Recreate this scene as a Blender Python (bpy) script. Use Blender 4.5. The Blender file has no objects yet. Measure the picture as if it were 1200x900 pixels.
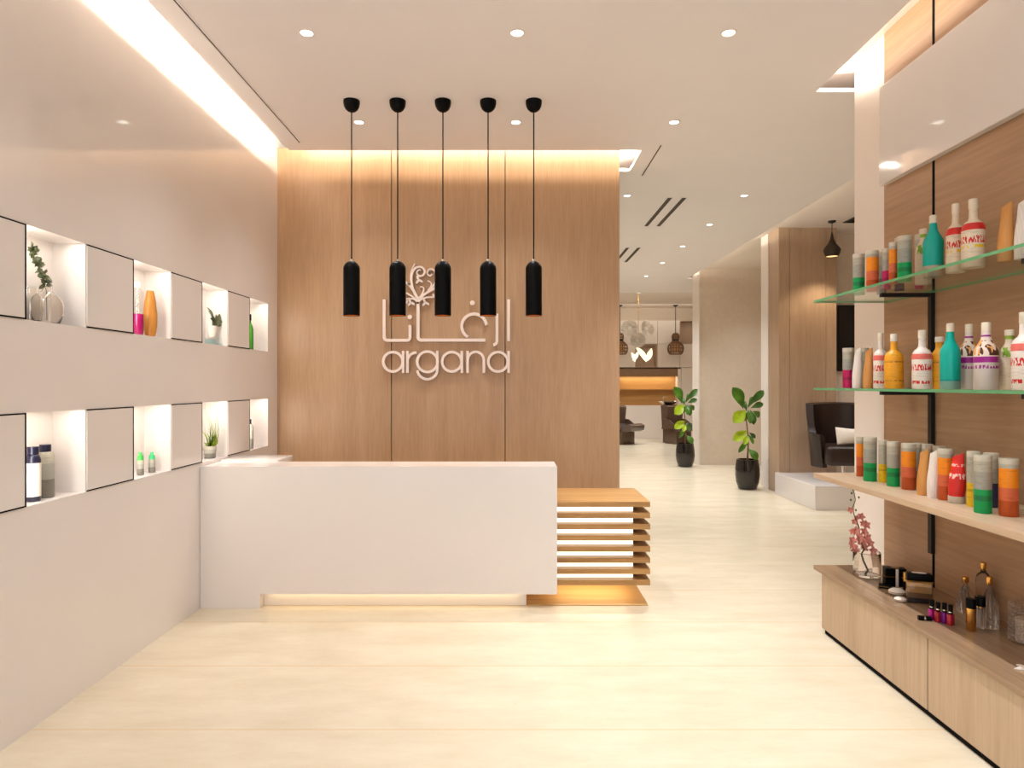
import bpy, bmesh, math, random
from mathutils import Vector, Matrix
random.seed(7)
PI = math.pi
F = 777.0            # focal length in pixels of the 1200 px wide frame
EYE = 1.5
S = bpy.context.scene
C = S.collection

# ------------------------------------------------------------------ helpers
def lin(r, g, b):
    f = lambda v: (v/255/12.92) if v/255 <= .04045 else ((v/255+.055)/1.055)**2.4
    return (f(r), f(g), f(b), 1.0)

def wx(px, Y): return (px-600)/F*Y
def wz(py, Y): return EYE-(py-450)/F*Y

class MB:
    def __init__(self): self.bm = bmesh.new()
    def face(self, vs, mi=0):
        try:
            f = self.bm.faces.new(vs); f.material_index = mi; return f
        except ValueError: return None
    def box(self, x0, x1, y0, y1, z0, z1, mi=0, bevel=0.0, seg=2):
        b = bmesh.new()
        vs = [b.verts.new((x, y, z)) for x in (x0, x1) for y in (y0, y1) for z in (z0, z1)]
        for q in ((0,1,3,2),(4,6,7,5),(0,4,5,1),(2,3,7,6),(0,2,6,4),(1,5,7,3)):
            b.faces.new([vs[i] for i in q])
        if bevel > 0:
            bmesh.ops.bevel(b, geom=list(b.edges), offset=bevel, segments=seg, profile=.5, affect='EDGES')
        self._merge(b, mi); return self
    def _merge(self, b, mi=0, mat=None):
        b.verts.index_update()
        m = [self.bm.verts.new(mat @ v.co if mat else v.co) for v in b.verts]
        for f in b.faces: self.face([m[v.index] for v in f.verts], mi)
        b.free()
    def loft(self, rings, mi=0, cap0=True, cap1=True, closed=True):
        R = [[self.bm.verts.new(p) for p in r] for r in rings]
        n = len(R[0])
        for a, b in zip(R, R[1:]):
            for i in range(n if closed else n-1):
                j = (i+1) % n
                self.face([a[i], a[j], b[j], b[i]], mi)
        if cap0: self.face(R[0][::-1], mi)
        if cap1: self.face(R[-1], mi)
        return self
    def lathe(self, prof, c=(0,0,0), seg=24, mi=0, cap0=True, cap1=True, fn=None):
        rings = []
        for r, z in prof:
            ring = []
            for i in range(seg):
                a = 2*PI*i/seg
                rr = r*(fn(a, z) if fn else 1)
                ring.append((c[0]+rr*math.cos(a), c[1]+rr*math.sin(a), c[2]+z))
            rings.append(ring)
        return self.loft(rings, mi, cap0, cap1)
    def ell(self, prof, c=(0,0,0), seg=24, mi=0, rot=0):
        rings = []
        for a_, b_, z in prof:
            ring = []
            for i in range(seg):
                t = 2*PI*i/seg
                x, y = a_*math.cos(t), b_*math.sin(t)
                ring.append((c[0]+x*math.cos(rot)-y*math.sin(rot), c[1]+x*math.sin(rot)+y*math.cos(rot), c[2]+z))
            rings.append(ring)
        return self.loft(rings, mi)
    def tube(self, pts, r, seg=8, mi=0):
        pts = [Vector(p) for p in pts]
        rs = r if isinstance(r, (list, tuple)) else [r]*len(pts)
        rings = []; ref = None
        for i, p in enumerate(pts):
            t = (pts[min(i+1, len(pts)-1)]-pts[max(i-1, 0)]).normalized()
            if ref is None:
                ref = Vector((0,0,1)) if abs(t.z) < .9 else Vector((1,0,0))
            u = (ref - t*ref.dot(t)).normalized(); v = t.cross(u); ref = u
            rings.append([p+rs[i]*(math.cos(2*PI*k/seg)*u+math.sin(2*PI*k/seg)*v) for k in range(seg)])
        return self.loft(rings, mi)
    def sphere(self, c, r, seg=16, rings=10, mi=0, sc=(1,1,1)):
        b = bmesh.new(); bmesh.ops.create_uvsphere(b, u_segments=seg, v_segments=rings, radius=r)
        self._merge(b, mi, Matrix.Translation(c) @ Matrix.Diagonal((*sc, 1))); return self
    def prism(self, poly, y0, y1, mi=0):          # poly in XZ
        self.loft([[(x, y0, z) for x, z in poly], [(x, y1, z) for x, z in poly]], mi); return self
    def ribbon(self, pts, w, y0, y1, closed=False, mi=0):   # flat stroke in XZ with depth
        if not isinstance(w, (list, tuple)):
            q = [pts[0]]
            for p in pts[1:]:
                if (Vector(p)-Vector(q[-1])).length > 2e-3: q.append(p)
            pts = q
        n = len(pts); P = [Vector(p) for p in pts]
        ws = w if isinstance(w, (list, tuple)) else [w]*n
        rings = []
        for i in range(n):
            if closed: t = P[(i+1) % n]-P[i-1]
            else: t = P[min(i+1, n-1)]-P[max(i-1, 0)]
            if 0 < i < n-1 or closed: t = (P[(i+1) % n]-P[i]).normalized()+(P[i]-P[i-1]).normalized()
            t.normalize(); nn = Vector((-t.y, t.x))
            # mitre
            if 0 < i < n-1 or closed:
                d = (P[(i+1) % n]-P[i]).normalized()
                k = max(.5, abs(Vector((-d.y, d.x)).dot(nn)))
            else: k = 1
            a = P[i]+nn*ws[i]/2/k; b = P[i]-nn*ws[i]/2/k
            rings.append([(a.x, y0, a.y), (b.x, y0, b.y), (b.x, y1, b.y), (a.x, y1, a.y)])
        if closed: self.loft(rings+[rings[0]], mi, False, False)
        else: self.loft(rings, mi)
        return self
    def leaf(self, base, tip, width, nrm=(0,-1,0), droop=.12, fold=.15, n=9, shape='obovate', mi=0):
        b, t = Vector(base), Vector(tip); d = t-b; L = d.length; d.normalize()
        nn = Vector(nrm); nn = (nn-d*nn.dot(d)).normalized(); s = d.cross(nn)
        rows = []
        for i in range(n):
            u = i/(n-1)
            if shape == 'obovate': wd = width*.5*(math.sin(PI*u**1.25))**.75*(.55+.6*u)
            elif shape == 'blade': wd = width*.5*(1-u)**.6
            else: wd = width*.5*math.sin(PI*u)**.8
            wd = max(wd, width*.02)
            c = b+d*L*u + Vector((0,0,-1))*droop*L*u*u + nn*(.10*L*math.sin(PI*u))
            rows.append([c-s*wd+nn*fold*wd, c-s*wd*.5+nn*fold*wd*.3, c, c+s*wd*.5+nn*fold*wd*.3, c+s*wd+nn*fold*wd])
        V = [[self.bm.verts.new(p) for p in r] for r in rows]
        for a, bb in zip(V, V[1:]):
            for i in range(4): self.face([a[i], a[i+1], bb[i+1], bb[i]], mi)
        return self
    def build(self, name, mats, parent=None, smooth=None, loc=None):
        bm = self.bm
        bmesh.ops.recalc_face_normals(bm, faces=list(bm.faces))
        me = bpy.data.meshes.new(name)
        bm.to_mesh(me); bm.free()
        for m in (mats if isinstance(mats, (list, tuple)) else [mats]): me.materials.append(m)
        if smooth is not None:
            for p in me.polygons: p.use_smooth = True
            try: me.set_sharp_from_angle(angle=math.radians(smooth))
            except Exception: pass
        o = bpy.data.objects.new(name, me); C.objects.link(o)
        if parent: o.parent = parent
        if loc: o.location = loc
        return o

def thing(name, label, cat, loc=(0,0,0), rz=0, group=None):
    o = bpy.data.objects.new(name, None); C.objects.link(o)
    o.empty_display_size = .1
    o.location = loc; o.rotation_euler = (0,0,rz)
    o['label'] = label; o['category'] = cat
    if group: o['group'] = group
    return o
def tag(o, label, cat, group=None):
    o['label'] = label; o['category'] = cat
    if group: o['group'] = group
    return o
def struct(o): o['kind'] = 'structure'; return o
def copy_tree(o, parent=None):
    c = o.copy(); C.objects.link(c)
    if parent: c.parent = parent
    for ch in list(o.children): copy_tree(ch, c)
    return c
def arc(cx, cz, r, a0, a1, n=16, rz=None):
    rz = rz or r
    return [(cx+r*math.cos(math.radians(a0+(a1-a0)*i/n)), cz+rz*math.sin(math.radians(a0+(a1-a0)*i/n))) for i in range(n+1)]

# ------------------------------------------------------------------ materials
def principled(name, col, rough=.5, metal=0, spec=.5, coat=0, coat_r=.05, emit=None, emit_s=0, sss=0):
    m = bpy.data.materials.new(name); m.use_nodes = True
    p = m.node_tree.nodes['Principled BSDF']
    p.inputs['Base Color'].default_value = col
    p.inputs['Roughness'].default_value = rough
    p.inputs['Metallic'].default_value = metal
    p.inputs['Specular IOR Level'].default_value = spec
    p.inputs['Coat Weight'].default_value = coat
    p.inputs['Coat Roughness'].default_value = coat_r
    if emit:
        p.inputs['Emission Color'].default_value = emit
        p.inputs['Emission Strength'].default_value = emit_s
    return m
def N(m, t, **kw):
    n = m.node_tree.nodes.new(t)
    for k, v in kw.items(): setattr(n, k, v)
    return n
def L(m, a, b): m.node_tree.links.new(a, b)
def P(m): return m.node_tree.nodes['Principled BSDF']

def mottled(name, col, amt=.06, scale=30, rough=.5, spec=.5, coat=0, bump=0):
    m = principled(name, col, rough, 0, spec, coat)
    tc = N(m, 'ShaderNodeTexCoord'); nz = N(m, 'ShaderNodeTexNoise')
    nz.inputs['Scale'].default_value = scale; nz.inputs['Detail'].default_value = 6
    L(m, tc.outputs['Object'], nz.inputs['Vector'])
    r = N(m, 'ShaderNodeValToRGB')
    r.color_ramp.elements[0].position = .3; r.color_ramp.elements[1].position = .7
    r.color_ramp.elements[0].color = tuple(c*(1-amt) for c in col[:3])+(1,)
    r.color_ramp.elements[1].color = tuple(min(1, c*(1+amt)) for c in col[:3])+(1,)
    L(m, nz.outputs['Fac'], r.inputs['Fac']); L(m, r.outputs['Color'], P(m).inputs['Base Color'])
    if bump:
        b = N(m, 'ShaderNodeBump'); b.inputs['Strength'].default_value = bump; b.inputs['Distance'].default_value = .002
        L(m, nz.outputs['Fac'], b.inputs['Height']); L(m, b.outputs['Normal'], P(m).inputs['Normal'])
    return m

def wood(name, c1, c2, axis='z', rough=.45, fine=60, spec=.4, var=1.0):
    m = principled(name, c1, rough, 0, spec)
    tc = N(m, 'ShaderNodeTexCoord'); mp = N(m, 'ShaderNodeMapping')
    k = {'x': (.05,1,1), 'y': (1,.05,1), 'z': (1,1,.05)}[axis]
    mp.inputs['Scale'].default_value = k
    L(m, tc.outputs['Object'], mp.inputs['Vector'])
    n1 = N(m, 'ShaderNodeTexNoise'); n1.inputs['Scale'].default_value = fine; n1.inputs['Detail'].default_value = 8; n1.inputs['Roughness'].default_value = .65
    n2 = N(m, 'ShaderNodeTexNoise'); n2.inputs['Scale'].default_value = 4.5; n2.inputs['Detail'].default_value = 4; n2.inputs['Distortion'].default_value = .6
    L(m, mp.outputs['Vector'], n1.inputs['Vector']); L(m, mp.outputs['Vector'], n2.inputs['Vector'])
    mx = N(m, 'ShaderNodeMath', operation='MULTIPLY_ADD'); mx.inputs[1].default_value = .55
    L(m, n1.outputs['Fac'], mx.inputs[0])
    m2 = N(m, 'ShaderNodeMath', operation='MULTIPLY'); m2.inputs[1].default_value = .45
    L(m, n2.outputs['Fac'], m2.inputs[0]); L(m, m2.outputs[0], mx.inputs[2])
    r = N(m, 'ShaderNodeValToRGB')
    e = r.color_ramp.elements
    e[0].position = .5-.16/var; e[1].position = .5+.16/var; e[0].color = c2; e[1].color = c1
    L(m, mx.outputs[0], r.inputs['Fac']); L(m, r.outputs['Color'], P(m).inputs['Base Color'])
    b = N(m, 'ShaderNodeBump'); b.inputs['Strength'].default_value = .06; b.inputs['Distance'].default_value = .002
    L(m, n1.outputs['Fac'], b.inputs['Height']); L(m, b.outputs['Normal'], P(m).inputs['Normal'])
    return m

def bands(name, stops, rough=.4, text=None, lines=True, spec=.4):
    """horizontal colour bands up the height of the part; text = (z0, z1, colour, density) printed marks"""
    m = principled(name, stops[0][1], rough, 0, spec)
    tc = N(m, 'ShaderNodeTexCoord'); sp = N(m, 'ShaderNodeSeparateXYZ')
    L(m, tc.outputs['Generated'], sp.inputs[0])
    r = N(m, 'ShaderNodeValToRGB'); r.color_ramp.interpolation = 'CONSTANT'
    e = r.color_ramp.elements
    while len(e) < len(stops): e.new(.5)
    for i, (p, c) in enumerate(stops): e[i].position = p; e[i].color = c
    L(m, sp.outputs['Z'], r.inputs['Fac'])
    out = r.outputs['Color']
    def mixin(fac, col):
        nonlocal out
        x = N(m, 'ShaderNodeMix', data_type='RGBA')
        L(m, fac, x.inputs[0]); L(m, out, x.inputs[6]); x.inputs[7].default_value = col
        out = x.outputs[2]
    if lines:      # printed fine rules
        mp = N(m, 'ShaderNodeMapping'); mp.inputs['Scale'].default_value = (.8, .8, 16)
        L(m, tc.outputs['Generated'], mp.inputs['Vector'])
        nz = N(m, 'ShaderNodeTexNoise'); nz.inputs['Scale'].default_value = 2.2; nz.inputs['Detail'].default_value = 2
        L(m, mp.outputs['Vector'], nz.inputs['Vector'])
        g = N(m, 'ShaderNodeMapRange'); g.inputs[1].default_value = .56; g.inputs[2].default_value = .66
        g.inputs[3].default_value = 0; g.inputs[4].default_value = .22
        L(m, nz.outputs['Fac'], g.inputs[0])
        mixin(g.outputs[0], lin(70, 60, 50))
    for t in (text or []):
        z0, z1, col, dens = t
        a = N(m, 'ShaderNodeMath', operation='GREATER_THAN'); a.inputs[1].default_value = z0; L(m, sp.outputs['Z'], a.inputs[0])
        b = N(m, 'ShaderNodeMath', operation='LESS_THAN'); b.inputs[1].default_value = z1; L(m, sp.outputs['Z'], b.inputs[0])
        nz = N(m, 'ShaderNodeTexNoise'); nz.inputs['Scale'].default_value = dens; nz.inputs['Detail'].default_value = 1
        L(m, tc.outputs['Generated'], nz.inputs['Vector'])
        c = N(m, 'ShaderNodeMath', operation='GREATER_THAN'); c.inputs[1].default_value = .5; L(m, nz.outputs['Fac'], c.inputs[0])
        d = N(m, 'ShaderNodeMath', operation='MULTIPLY'); L(m, a.outputs[0], d.inputs[0]); L(m, b.outputs[0], d.inputs[1])
        f = N(m, 'ShaderNodeMath', operation='MULTIPLY'); L(m, d.outputs[0], f.inputs[0]); L(m, c.outputs[0], f.inputs[1])
        mixin(f.outputs[0], col)
    L(m, out, P(m).inputs['Base Color'])
    return m

def thin_glass(name, tint=(.97,.98,.97,1), ior=1.45, base=.04, pw_=4, refl=1.0):
    m = bpy.data.materials.new(name); m.use_nodes = True
    nt = m.node_tree; nt.nodes.remove(P(m)); out = nt.nodes['Material Output']
    t = N(m, 'ShaderNodeBsdfTransparent'); t.inputs['Color'].default_value = tint
    g = N(m, 'ShaderNodeBsdfGlossy'); g.inputs['Roughness'].default_value = .03; g.inputs['Color'].default_value = (refl, refl, refl, 1)
    lw = N(m, 'ShaderNodeLayerWeight'); lw.inputs['Blend'].default_value = .5
    pw = N(m, 'ShaderNodeMath', operation='POWER'); pw.inputs[1].default_value = pw_; L(m, lw.outputs['Facing'], pw.inputs[0])
    fr = N(m, 'ShaderNodeMath', operation='MULTIPLY_ADD'); fr.inputs[1].default_value = (ior-1); fr.inputs[2].default_value = base; L(m, pw.outputs[0], fr.inputs[0])
    mx = N(m, 'ShaderNodeMixShader')
    L(m, fr.outputs[0], mx.inputs[0]); L(m, t.outputs[0], mx.inputs[1]); L(m, g.outputs[0], mx.inputs[2])
    L(m, mx.outputs[0], out.inputs['Surface'])
    return m
def emission(name, col, s):
    m = principled(name, (0,0,0,1), .5, emit=col, emit_s=s); return m

M = {}
M['wall']   = mottled('white_lacquer', lin(226,219,215), .012, 3, .06, .5)
M['ceil']   = mottled('ceiling_paint', lin(240,236,238), .01, 2, .6, .3)
M['soffit'] = mottled('soffit_paint', lin(232,222,214), .01, 2, .6, .3)
M['desk']   = mottled('desk_solid_surface', lin(228,221,218), .01, 3, .14, .5)
M['white']  = principled('white_paint', lin(236,226,218), .4)
M['beige']  = mottled('beige_plaster', lin(216,201,184), .03, 14, .7, .3)
M['cream']  = principled('cream_cupboard', lin(232,220,210), .4)
M['oak']    = wood('oak_veneer', lin(190,156,122), lin(164,128,94), 'z', .34, 80, var=.85)
M['oak_h']  = wood('oak_veneer_horizontal', lin(184,148,116), lin(154,119,90), 'y', .38, 45)
M['oak_cab']= wood('oak_cabinet_front', lin(194,170,143), lin(170,145,118), 'z', .4, 50)
M['oak_top']= wood('oak_counter', lin(166,138,110), lin(138,110,84), 'y', .14, 45)
M['oak_shelf']= wood('oak_shelf', lin(204,178,150), lin(178,150,123), 'y', .4, 45)
M['bench']  = wood('bench_oak', lin(196,152,96), lin(152,108,62), 'x', .4, 40, var=1.2)
M['lounge'] = wood('lounge_veneer', lin(192,164,138), lin(168,139,114), 'z', .3, 60)
M['header'] = mottled('brown_header', lin(140,108,82), .05, 8, .5)
M['taupe']  = mottled('taupe_niche', lin(196,170,146), .05, 8, .5)
M['gold_niche'] = wood('golden_niche', lin(206,160,98), lin(178,128,72), 'x', .45, 10)
M['black']  = principled('black_satin', (.002,.0018,.0018,1), .4, spec=.1)
M['blackmetal'] = principled('black_metal', (.008,.007,.007,1), .4, spec=.4)
M['gap']    = principled('shadow_gap', (.004,.003,.003,1), .8, spec=.1)
M['slot']   = principled('vent_dark', lin(72,58,48), .7)
M['copper'] = principled('copper_inside', lin(220,130,50), .4, .4)
M['sign']   = principled('champagne_metal', lin(240,222,210), .3, .05)
M['chrome'] = principled('chrome', lin(220,215,210), .12, 1)
M['gold']   = principled('gold', lin(224,170,92), .2, 1)
M['leather']= mottled('black_leather', lin(42,25,18), .3, 18, .38, .5)
M['brown_leather'] = mottled('brown_leather', lin(104,82,68), .15, 14, .3, .5)
M['cushion']= mottled('white_cushion', lin(236,226,214), .03, 40, .8)
M['leaf']   = mottled('fig_leaf', lin(74,120,30), .45, 9, .35, .5)
M['leaf_d'] = mottled('fig_leaf_dark', lin(58,98,32), .4, 9, .35, .5)
M['lime']   = mottled('fig_leaf_lime', lin(160,185,30), .3, 9, .35, .5)
M['stem']   = mottled('fig_stem', lin(128,92,62), .2, 30, .7)
M['pot']    = mottled('black_ceramic', lin(34,28,24), .4, 9, .12, .6)
M['soil']   = mottled('soil', lin(50,36,26), .3, 60, .9)
M['euca']   = mottled('eucalyptus', lin(92,98,66), .3, 20, .5)
M['glass']  = thin_glass('clear_glass', (.95,.95,.94,1), 1.5)
M['smoke']  = thin_glass('smoky_glass', (.85,.80,.75,1), 1.85, .10, 3)
M['solid_glass'] = principled('solid_glass', (.96,.93,.89,1), .02); P(M['solid_glass']).inputs['Transmission Weight'].default_value = 1; P(M['solid_glass']).inputs['IOR'].default_value = 1.42
M['board'] = wood('base_board_oak', lin(226,190,132), lin(196,154,96), 'x', .5, 40)
M['teal_glass'] = thin_glass('aqua_glass', (.72,.86,.86,1), 1.4)
M['shelf_glass'] = thin_glass('shelf_glass', (.93,.965,.945,1), 1.35)
M['glass_edge'] = principled('green_glass_edge', lin(98,158,112), .15, emit=None)
M['pink']   = mottled('orchid_petal', lin(242,164,152), .2, 40, .5)
M['greenstem'] = principled('green_stem', lin(76,96,40), .5)
M['petalglass'] = mottled('pleated_shade', lin(228,220,212), .1, 24, .35)
M['lens'] = emission('lamp_lens', (1,.95,.86,1), 6)
M['warmglow'] = emission('warm_glow', (1,.62,.25,1), 1.6)
M['wicker'] = wood('wicker', lin(150,108,72), lin(96,62,40), 'z', .6, 40)
M['cap_dark'] = principled('navy_cap', lin(22,22,48), .3)
M['lightbox'] = emission('bench_light_box', (1,.88,.66,1), 2.0)
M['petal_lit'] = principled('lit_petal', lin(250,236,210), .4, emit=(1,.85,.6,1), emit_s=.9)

# floor: wide cream stone strips, joints across
def floor_mat():
    m = principled('cream_stone', lin(240,226,198), .27, 0, .4)
    tc = N(m, 'ShaderNodeTexCoord'); sp = N(m, 'ShaderNodeSeparateXYZ'); L(m, tc.outputs['Object'], sp.inputs[0])
    a = N(m, 'ShaderNodeMath', operation='ADD'); a.inputs[1].default_value = 26.0-2.878+.003; L(m, sp.outputs['Y'], a.inputs[0])
    mo = N(m, 'ShaderNodeMath', operation='MODULO'); mo.inputs[1].default_value = .65; L(m, a.outputs[0], mo.inputs[0])
    lt = N(m, 'ShaderNodeMath', operation='LESS_THAN'); lt.inputs[1].default_value = .006; L(m, mo.outputs[0], lt.inputs[0])
    mp = N(m, 'ShaderNodeMapping'); mp.inputs['Scale'].default_value = (.35, 1, 1); L(m, tc.outputs['Object'], mp.inputs[0])
    n1 = N(m, 'ShaderNodeTexNoise'); n1.inputs['Scale'].default_value = 5; n1.inputs['Detail'].default_value = 9; n1.inputs['Roughness'].default_value = .7
    L(m, mp.outputs[0], n1.inputs[0])
    r = N(m, 'ShaderNodeValToRGB'); e = r.color_ramp.elements
    e[0].position = .3; e[1].position = .66; e[0].color = lin(205,190,164); e[1].color = lin(219,207,184)
    L(m, n1.outputs['Fac'], r.inputs[0])
    n2 = N(m, 'ShaderNodeTexNoise'); n2.inputs['Scale'].default_value = 42; n2.inputs['Detail'].default_value = 3; L(m, tc.outputs['Object'], n2.inputs[0])
    g = N(m, 'ShaderNodeMapRange'); g.inputs[1].default_value = .66; g.inputs[2].default_value = .74; g.inputs[4].default_value = .35; L(m, n2.outputs['Fac'], g.inputs[0])
    x1 = N(m, 'ShaderNodeMix', data_type='RGBA'); L(m, g.outputs[0], x1.inputs[0]); L(m, r.outputs[0], x1.inputs[6]); x1.inputs[7].default_value = lin(214,180,136)
    x2 = N(m, 'ShaderNodeMix', data_type='RGBA'); L(m, lt.outputs[0], x2.inputs[0]); L(m, x1.outputs[2], x2.inputs[6]); x2.inputs[7].default_value = lin(208,176,136)
    L(m, x2.outputs[2], P(m).inputs['Base Color'])
    return m
M['floor'] = floor_mat()

# ------------------------------------------------------------------ room shell
XL, XR = -2.087, 2.33
YB = 5.897
ZC = 3.52
Y0 = -1.2
XE, YE = 6.6, 18.5
ZU = 3.68
struct(MB().box(-2.6, XE+.2, Y0, YE+.3, -.1, 0).build('floor', M['floor']))

cl = MB()
SL = ZC+.03
for x0, x1, y0, y1 in ((-1.923,2.10,Y0,5.73),(2.10,3.36,4.589,5.73),(1.12,3.36,5.73,6.30),(XL,3.36,6.30,14.67),(3.36,XE,12.76,14.67)):
    cl.box(x0, x1, y0, y1, ZC, SL)
ceil = struct(cl.build('ceiling', M['ceil']))
up = MB()
up.box(-2.6, 3.36, Y0, 14.6, ZU, ZU+.06); up.box(3.36, XE+.2, 4.3, 14.6, 3.64, 3.74); up.box(-2.6, XE+.2, 14.6, YE+.3, 3.62, 3.74)
struct(up.build('ceiling_upper', M['soffit']))

# left wall with niches (grid skin), backed by a solid
yb = [2.440+.4043*k for k in range(9)]        # door, niche, door, niche ...
zb = [0, .972, 1.376, 1.777, 2.186, ZU]
ys = [Y0]+yb+[YE]
w = MB()
NX = -2.247
def quad(a, b, c, d): w.face([w.bm.verts.new(p) for p in (a, b, c, d)])
for i in range(len(ys)-1):
    for j in range(5):
        y0, y1, z0, z1 = ys[i], ys[i+1], zb[j], zb[j+1]
        hole = j in (1, 3) and 1 <= i <= 8 and (i % 2 == 0)
        if not hole: quad((XL,y0,z0),(XL,y1,z0),(XL,y1,z1),(XL,y0,z1))
        else:
            y1 -= .006; y0 += .006
            quad((NX,y0,z0),(NX,y1,z0),(NX,y1,z1),(NX,y0,z1))
            quad((XL,y0,z0),(XL,y1,z0),(NX,y1,z0),(NX,y0,z0)); quad((XL,y0,z1),(XL,y1,z1),(NX,y1,z1),(NX,y0,z1))
            quad((XL,y0,z0),(XL,y0,z1),(NX,y0,z1),(NX,y0,z0)); quad((XL,y1,z0),(XL,y1,z1),(NX,y1,z1),(NX,y1,z0))
            for ya, yb_ in ((ys[i], y0), (y1, ys[i+1])):
                quad((XL,ya,z0),(XL,yb_,z0),(XL,yb_,z1),(XL,ya,z1))
w.box(-2.6, -2.3, Y0, YE, 0, ZU)
struct(w.build('wall_left', M['wall']))

# cupboard doors between the niches
up_names = ['nearest on the upper row, before the vase niche', 'on the upper row, between glass vase and amber vase',
            'on the upper row, between amber vase and potted plant', 'on the upper row before the green bottle niche']
lo_names = ['nearest on the lower row, before the navy bottles', 'on the lower row right of the navy bottles',
            'on the lower row left of the grassy plant', 'farthest on the lower row, above the desk']
for row, (z0, z1, nm) in enumerate(((zb[3], zb[4], up_names), (zb[1], zb[2], lo_names))):
    for k in range(4):
        y0, y1 = yb[2*k], yb[2*k+1]
        t = thing('wall_cupboard', 'square white cupboard door '+nm[k], 'cupboard', (XL, (y0+y1)/2, z0), 0, 'flush cupboards in the left wall')
        h = (y1-y0)/2; H = z1-z0
        MB().box(0, .004, -h+.003, h-.009, .0065, H-.0065, bevel=.001).build('door', M['wall'], t)
        g = MB()
        g.box(.0005, .0042, -h+.003, h, H-.006, H); g.box(.0005, .0042, -h+.003, h, 0, .006); g.box(.0005, .0042, h-.0085, h, .0, H)
        g.build('shadow_gap', M['gap'], t)

# back wall: three oak panels on a dark core
wb = struct(MB().box(XL, .95, YB+.018, YB+.2, 0, 3.60).build('wall_back', M['gap']))
xs = [XL, -1.072, -.061, .956]
for i in range(3):
    MB().box(xs[i]+(.0035 if i else 0), xs[i+1]-(.0035 if i < 2 else 0), YB, YB+.02, 0, 3.60, bevel=.001).build('wood_panel', M['oak'], wb)
MB().box(.936, .956, YB+.0205, YB+.2, 0, 3.60).build('end_panel', M['oak'], wb)

# right wall: white block with oak cladding, ending in a white pillar edge
wr = struct(MB().box(XR, XE+.2, Y0, 4.51, 0, ZU).build('wall_right', M['white']))
jy = [4.127, 3.643, 2.626, 1.61, .59, Y0]
for i in range(5):
    a, b = jy[i+1], jy[i]
    MB().box(XR-.014, XR-.001, a+.012, b-(.012 if i else 0), 0, ZU).build('wood_panel', M['oak_h'], wr)
for b in jy[1:5]: MB().box(XR-.0138, XR-.001, b-.0118, b+.0118, 0, ZU).build('joint_strip', M['gap'], wr)
# gloss white fascia over the shelves
struct(MB().box(2.27, XR-.015, Y0, 4.10, 2.725, 3.33, bevel=.004).build('trim_1', M['wall']))

# salon beyond
struct(MB().box(3.48, XE, 12.3, 12.7, 0, 3.64).build('wall_far_partition', M['beige']))
struct(MB().box(3.462, 3.48, 12.28, 12.72, 0, 3.64).build('trim_2', M['white']))
lb = struct(MB().box(3.66, 4.446, 9.10, 9.71, 0, 3.64).build('wall_lounge', M['lounge']))
MB().box(3.648, 3.662, 9.45, 9.715, 0, 3.64).build('white_edge', M['white'], lb)
for a, b in ((3.655, 3.80), (3.805, 4.30), (4.305, 4.446)):
    MB().box(a, b, 9.085, 9.105, 0, 3.64, bevel=.001).build('wood_panel', M['lounge'], lb)
struct(MB().box(4.446, XE, 9.45, 9.75, 0, 3.64).build('wall_lounge_back', M['beige']))
struct(MB().box(5.3, 5.5, 9.75, 12.3, 0, 3.64).build('wall_recess_side', M['beige']))
struct(MB().box(XE, XE+.2, 4.51, YE, 0, 3.64).build('wall_lounge_side', M['beige']))
struct(MB().box(-2.6, XE+.2, YE, YE+.3, 0, 3.64).build('wall_far', M['beige']))

# platform under the armchair
pl = MB(); pl.box(3.60, XE-.02, 7.87, 9.08, 0, .29, bevel=.004)
tag(pl.build('platform', M['desk']), 'low white platform under the black armchair', 'platform')

# ------------------------------------------------------------------ reception desk
dk = thing('reception_desk', 'long white gloss reception desk with recessed glowing base', 'desk', (0, 4.43, 0))
b = MB(); b.prism([(XL+.003,.001),(-1.682,.001),(-1.682,.095),(.302,.095),(.302,.943),(.300,.947),(XL+.003,.947)], 0, .30)
b.build('counter', M['desk'], dk, 40)
MB().box(-1.68, .097, .06, .28, .001, .094).build('plinth', M['desk'], dk)
r = MB(); r.box(XL+.003, -1.67, .303, .62, .915, .958, bevel=.004); r.box(XL+.003, -1.70, .303, .60, .001, .914)
r.build('return_counter', M['desk'], dk, 40)

# slatted bench with glowing core
bn = thing('slatted_bench', 'oak slatted bench with glowing core beside the white desk', 'bench', (.62, 4.48, 0))
x0, x1 = .306-.62, .934-.62
MB().box(x0, x1, 0, .59, .668, .704, bevel=.002).build('top', M['bench'], bn)
for k in range(7):
    z = .668-.0755*(k+1)
    s = MB()
    s.box(x0, x1, 0, .068, z, z+.036, bevel=.0015); s.box(x0, x1, .522, .59, z, z+.036, bevel=.0015)
    s.box(x1-.102, x1, .0681, .5219, z, z+.036, bevel=.0015)
    s.build('slat', M['bench'], bn)
co = MB(); co.box(x0, x1-.104, .072, .518, .141, .667)
core = co.build('core', [M['bench'], M['lightbox']], bn)
for p in core.data.polygons:
    if p.normal.y < -.9: p.material_index = 1
MB().box(x0-.205, x1-.012, .006, .58, .001, .006, bevel=.001).build('base_board', M['board'], bn)

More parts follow.
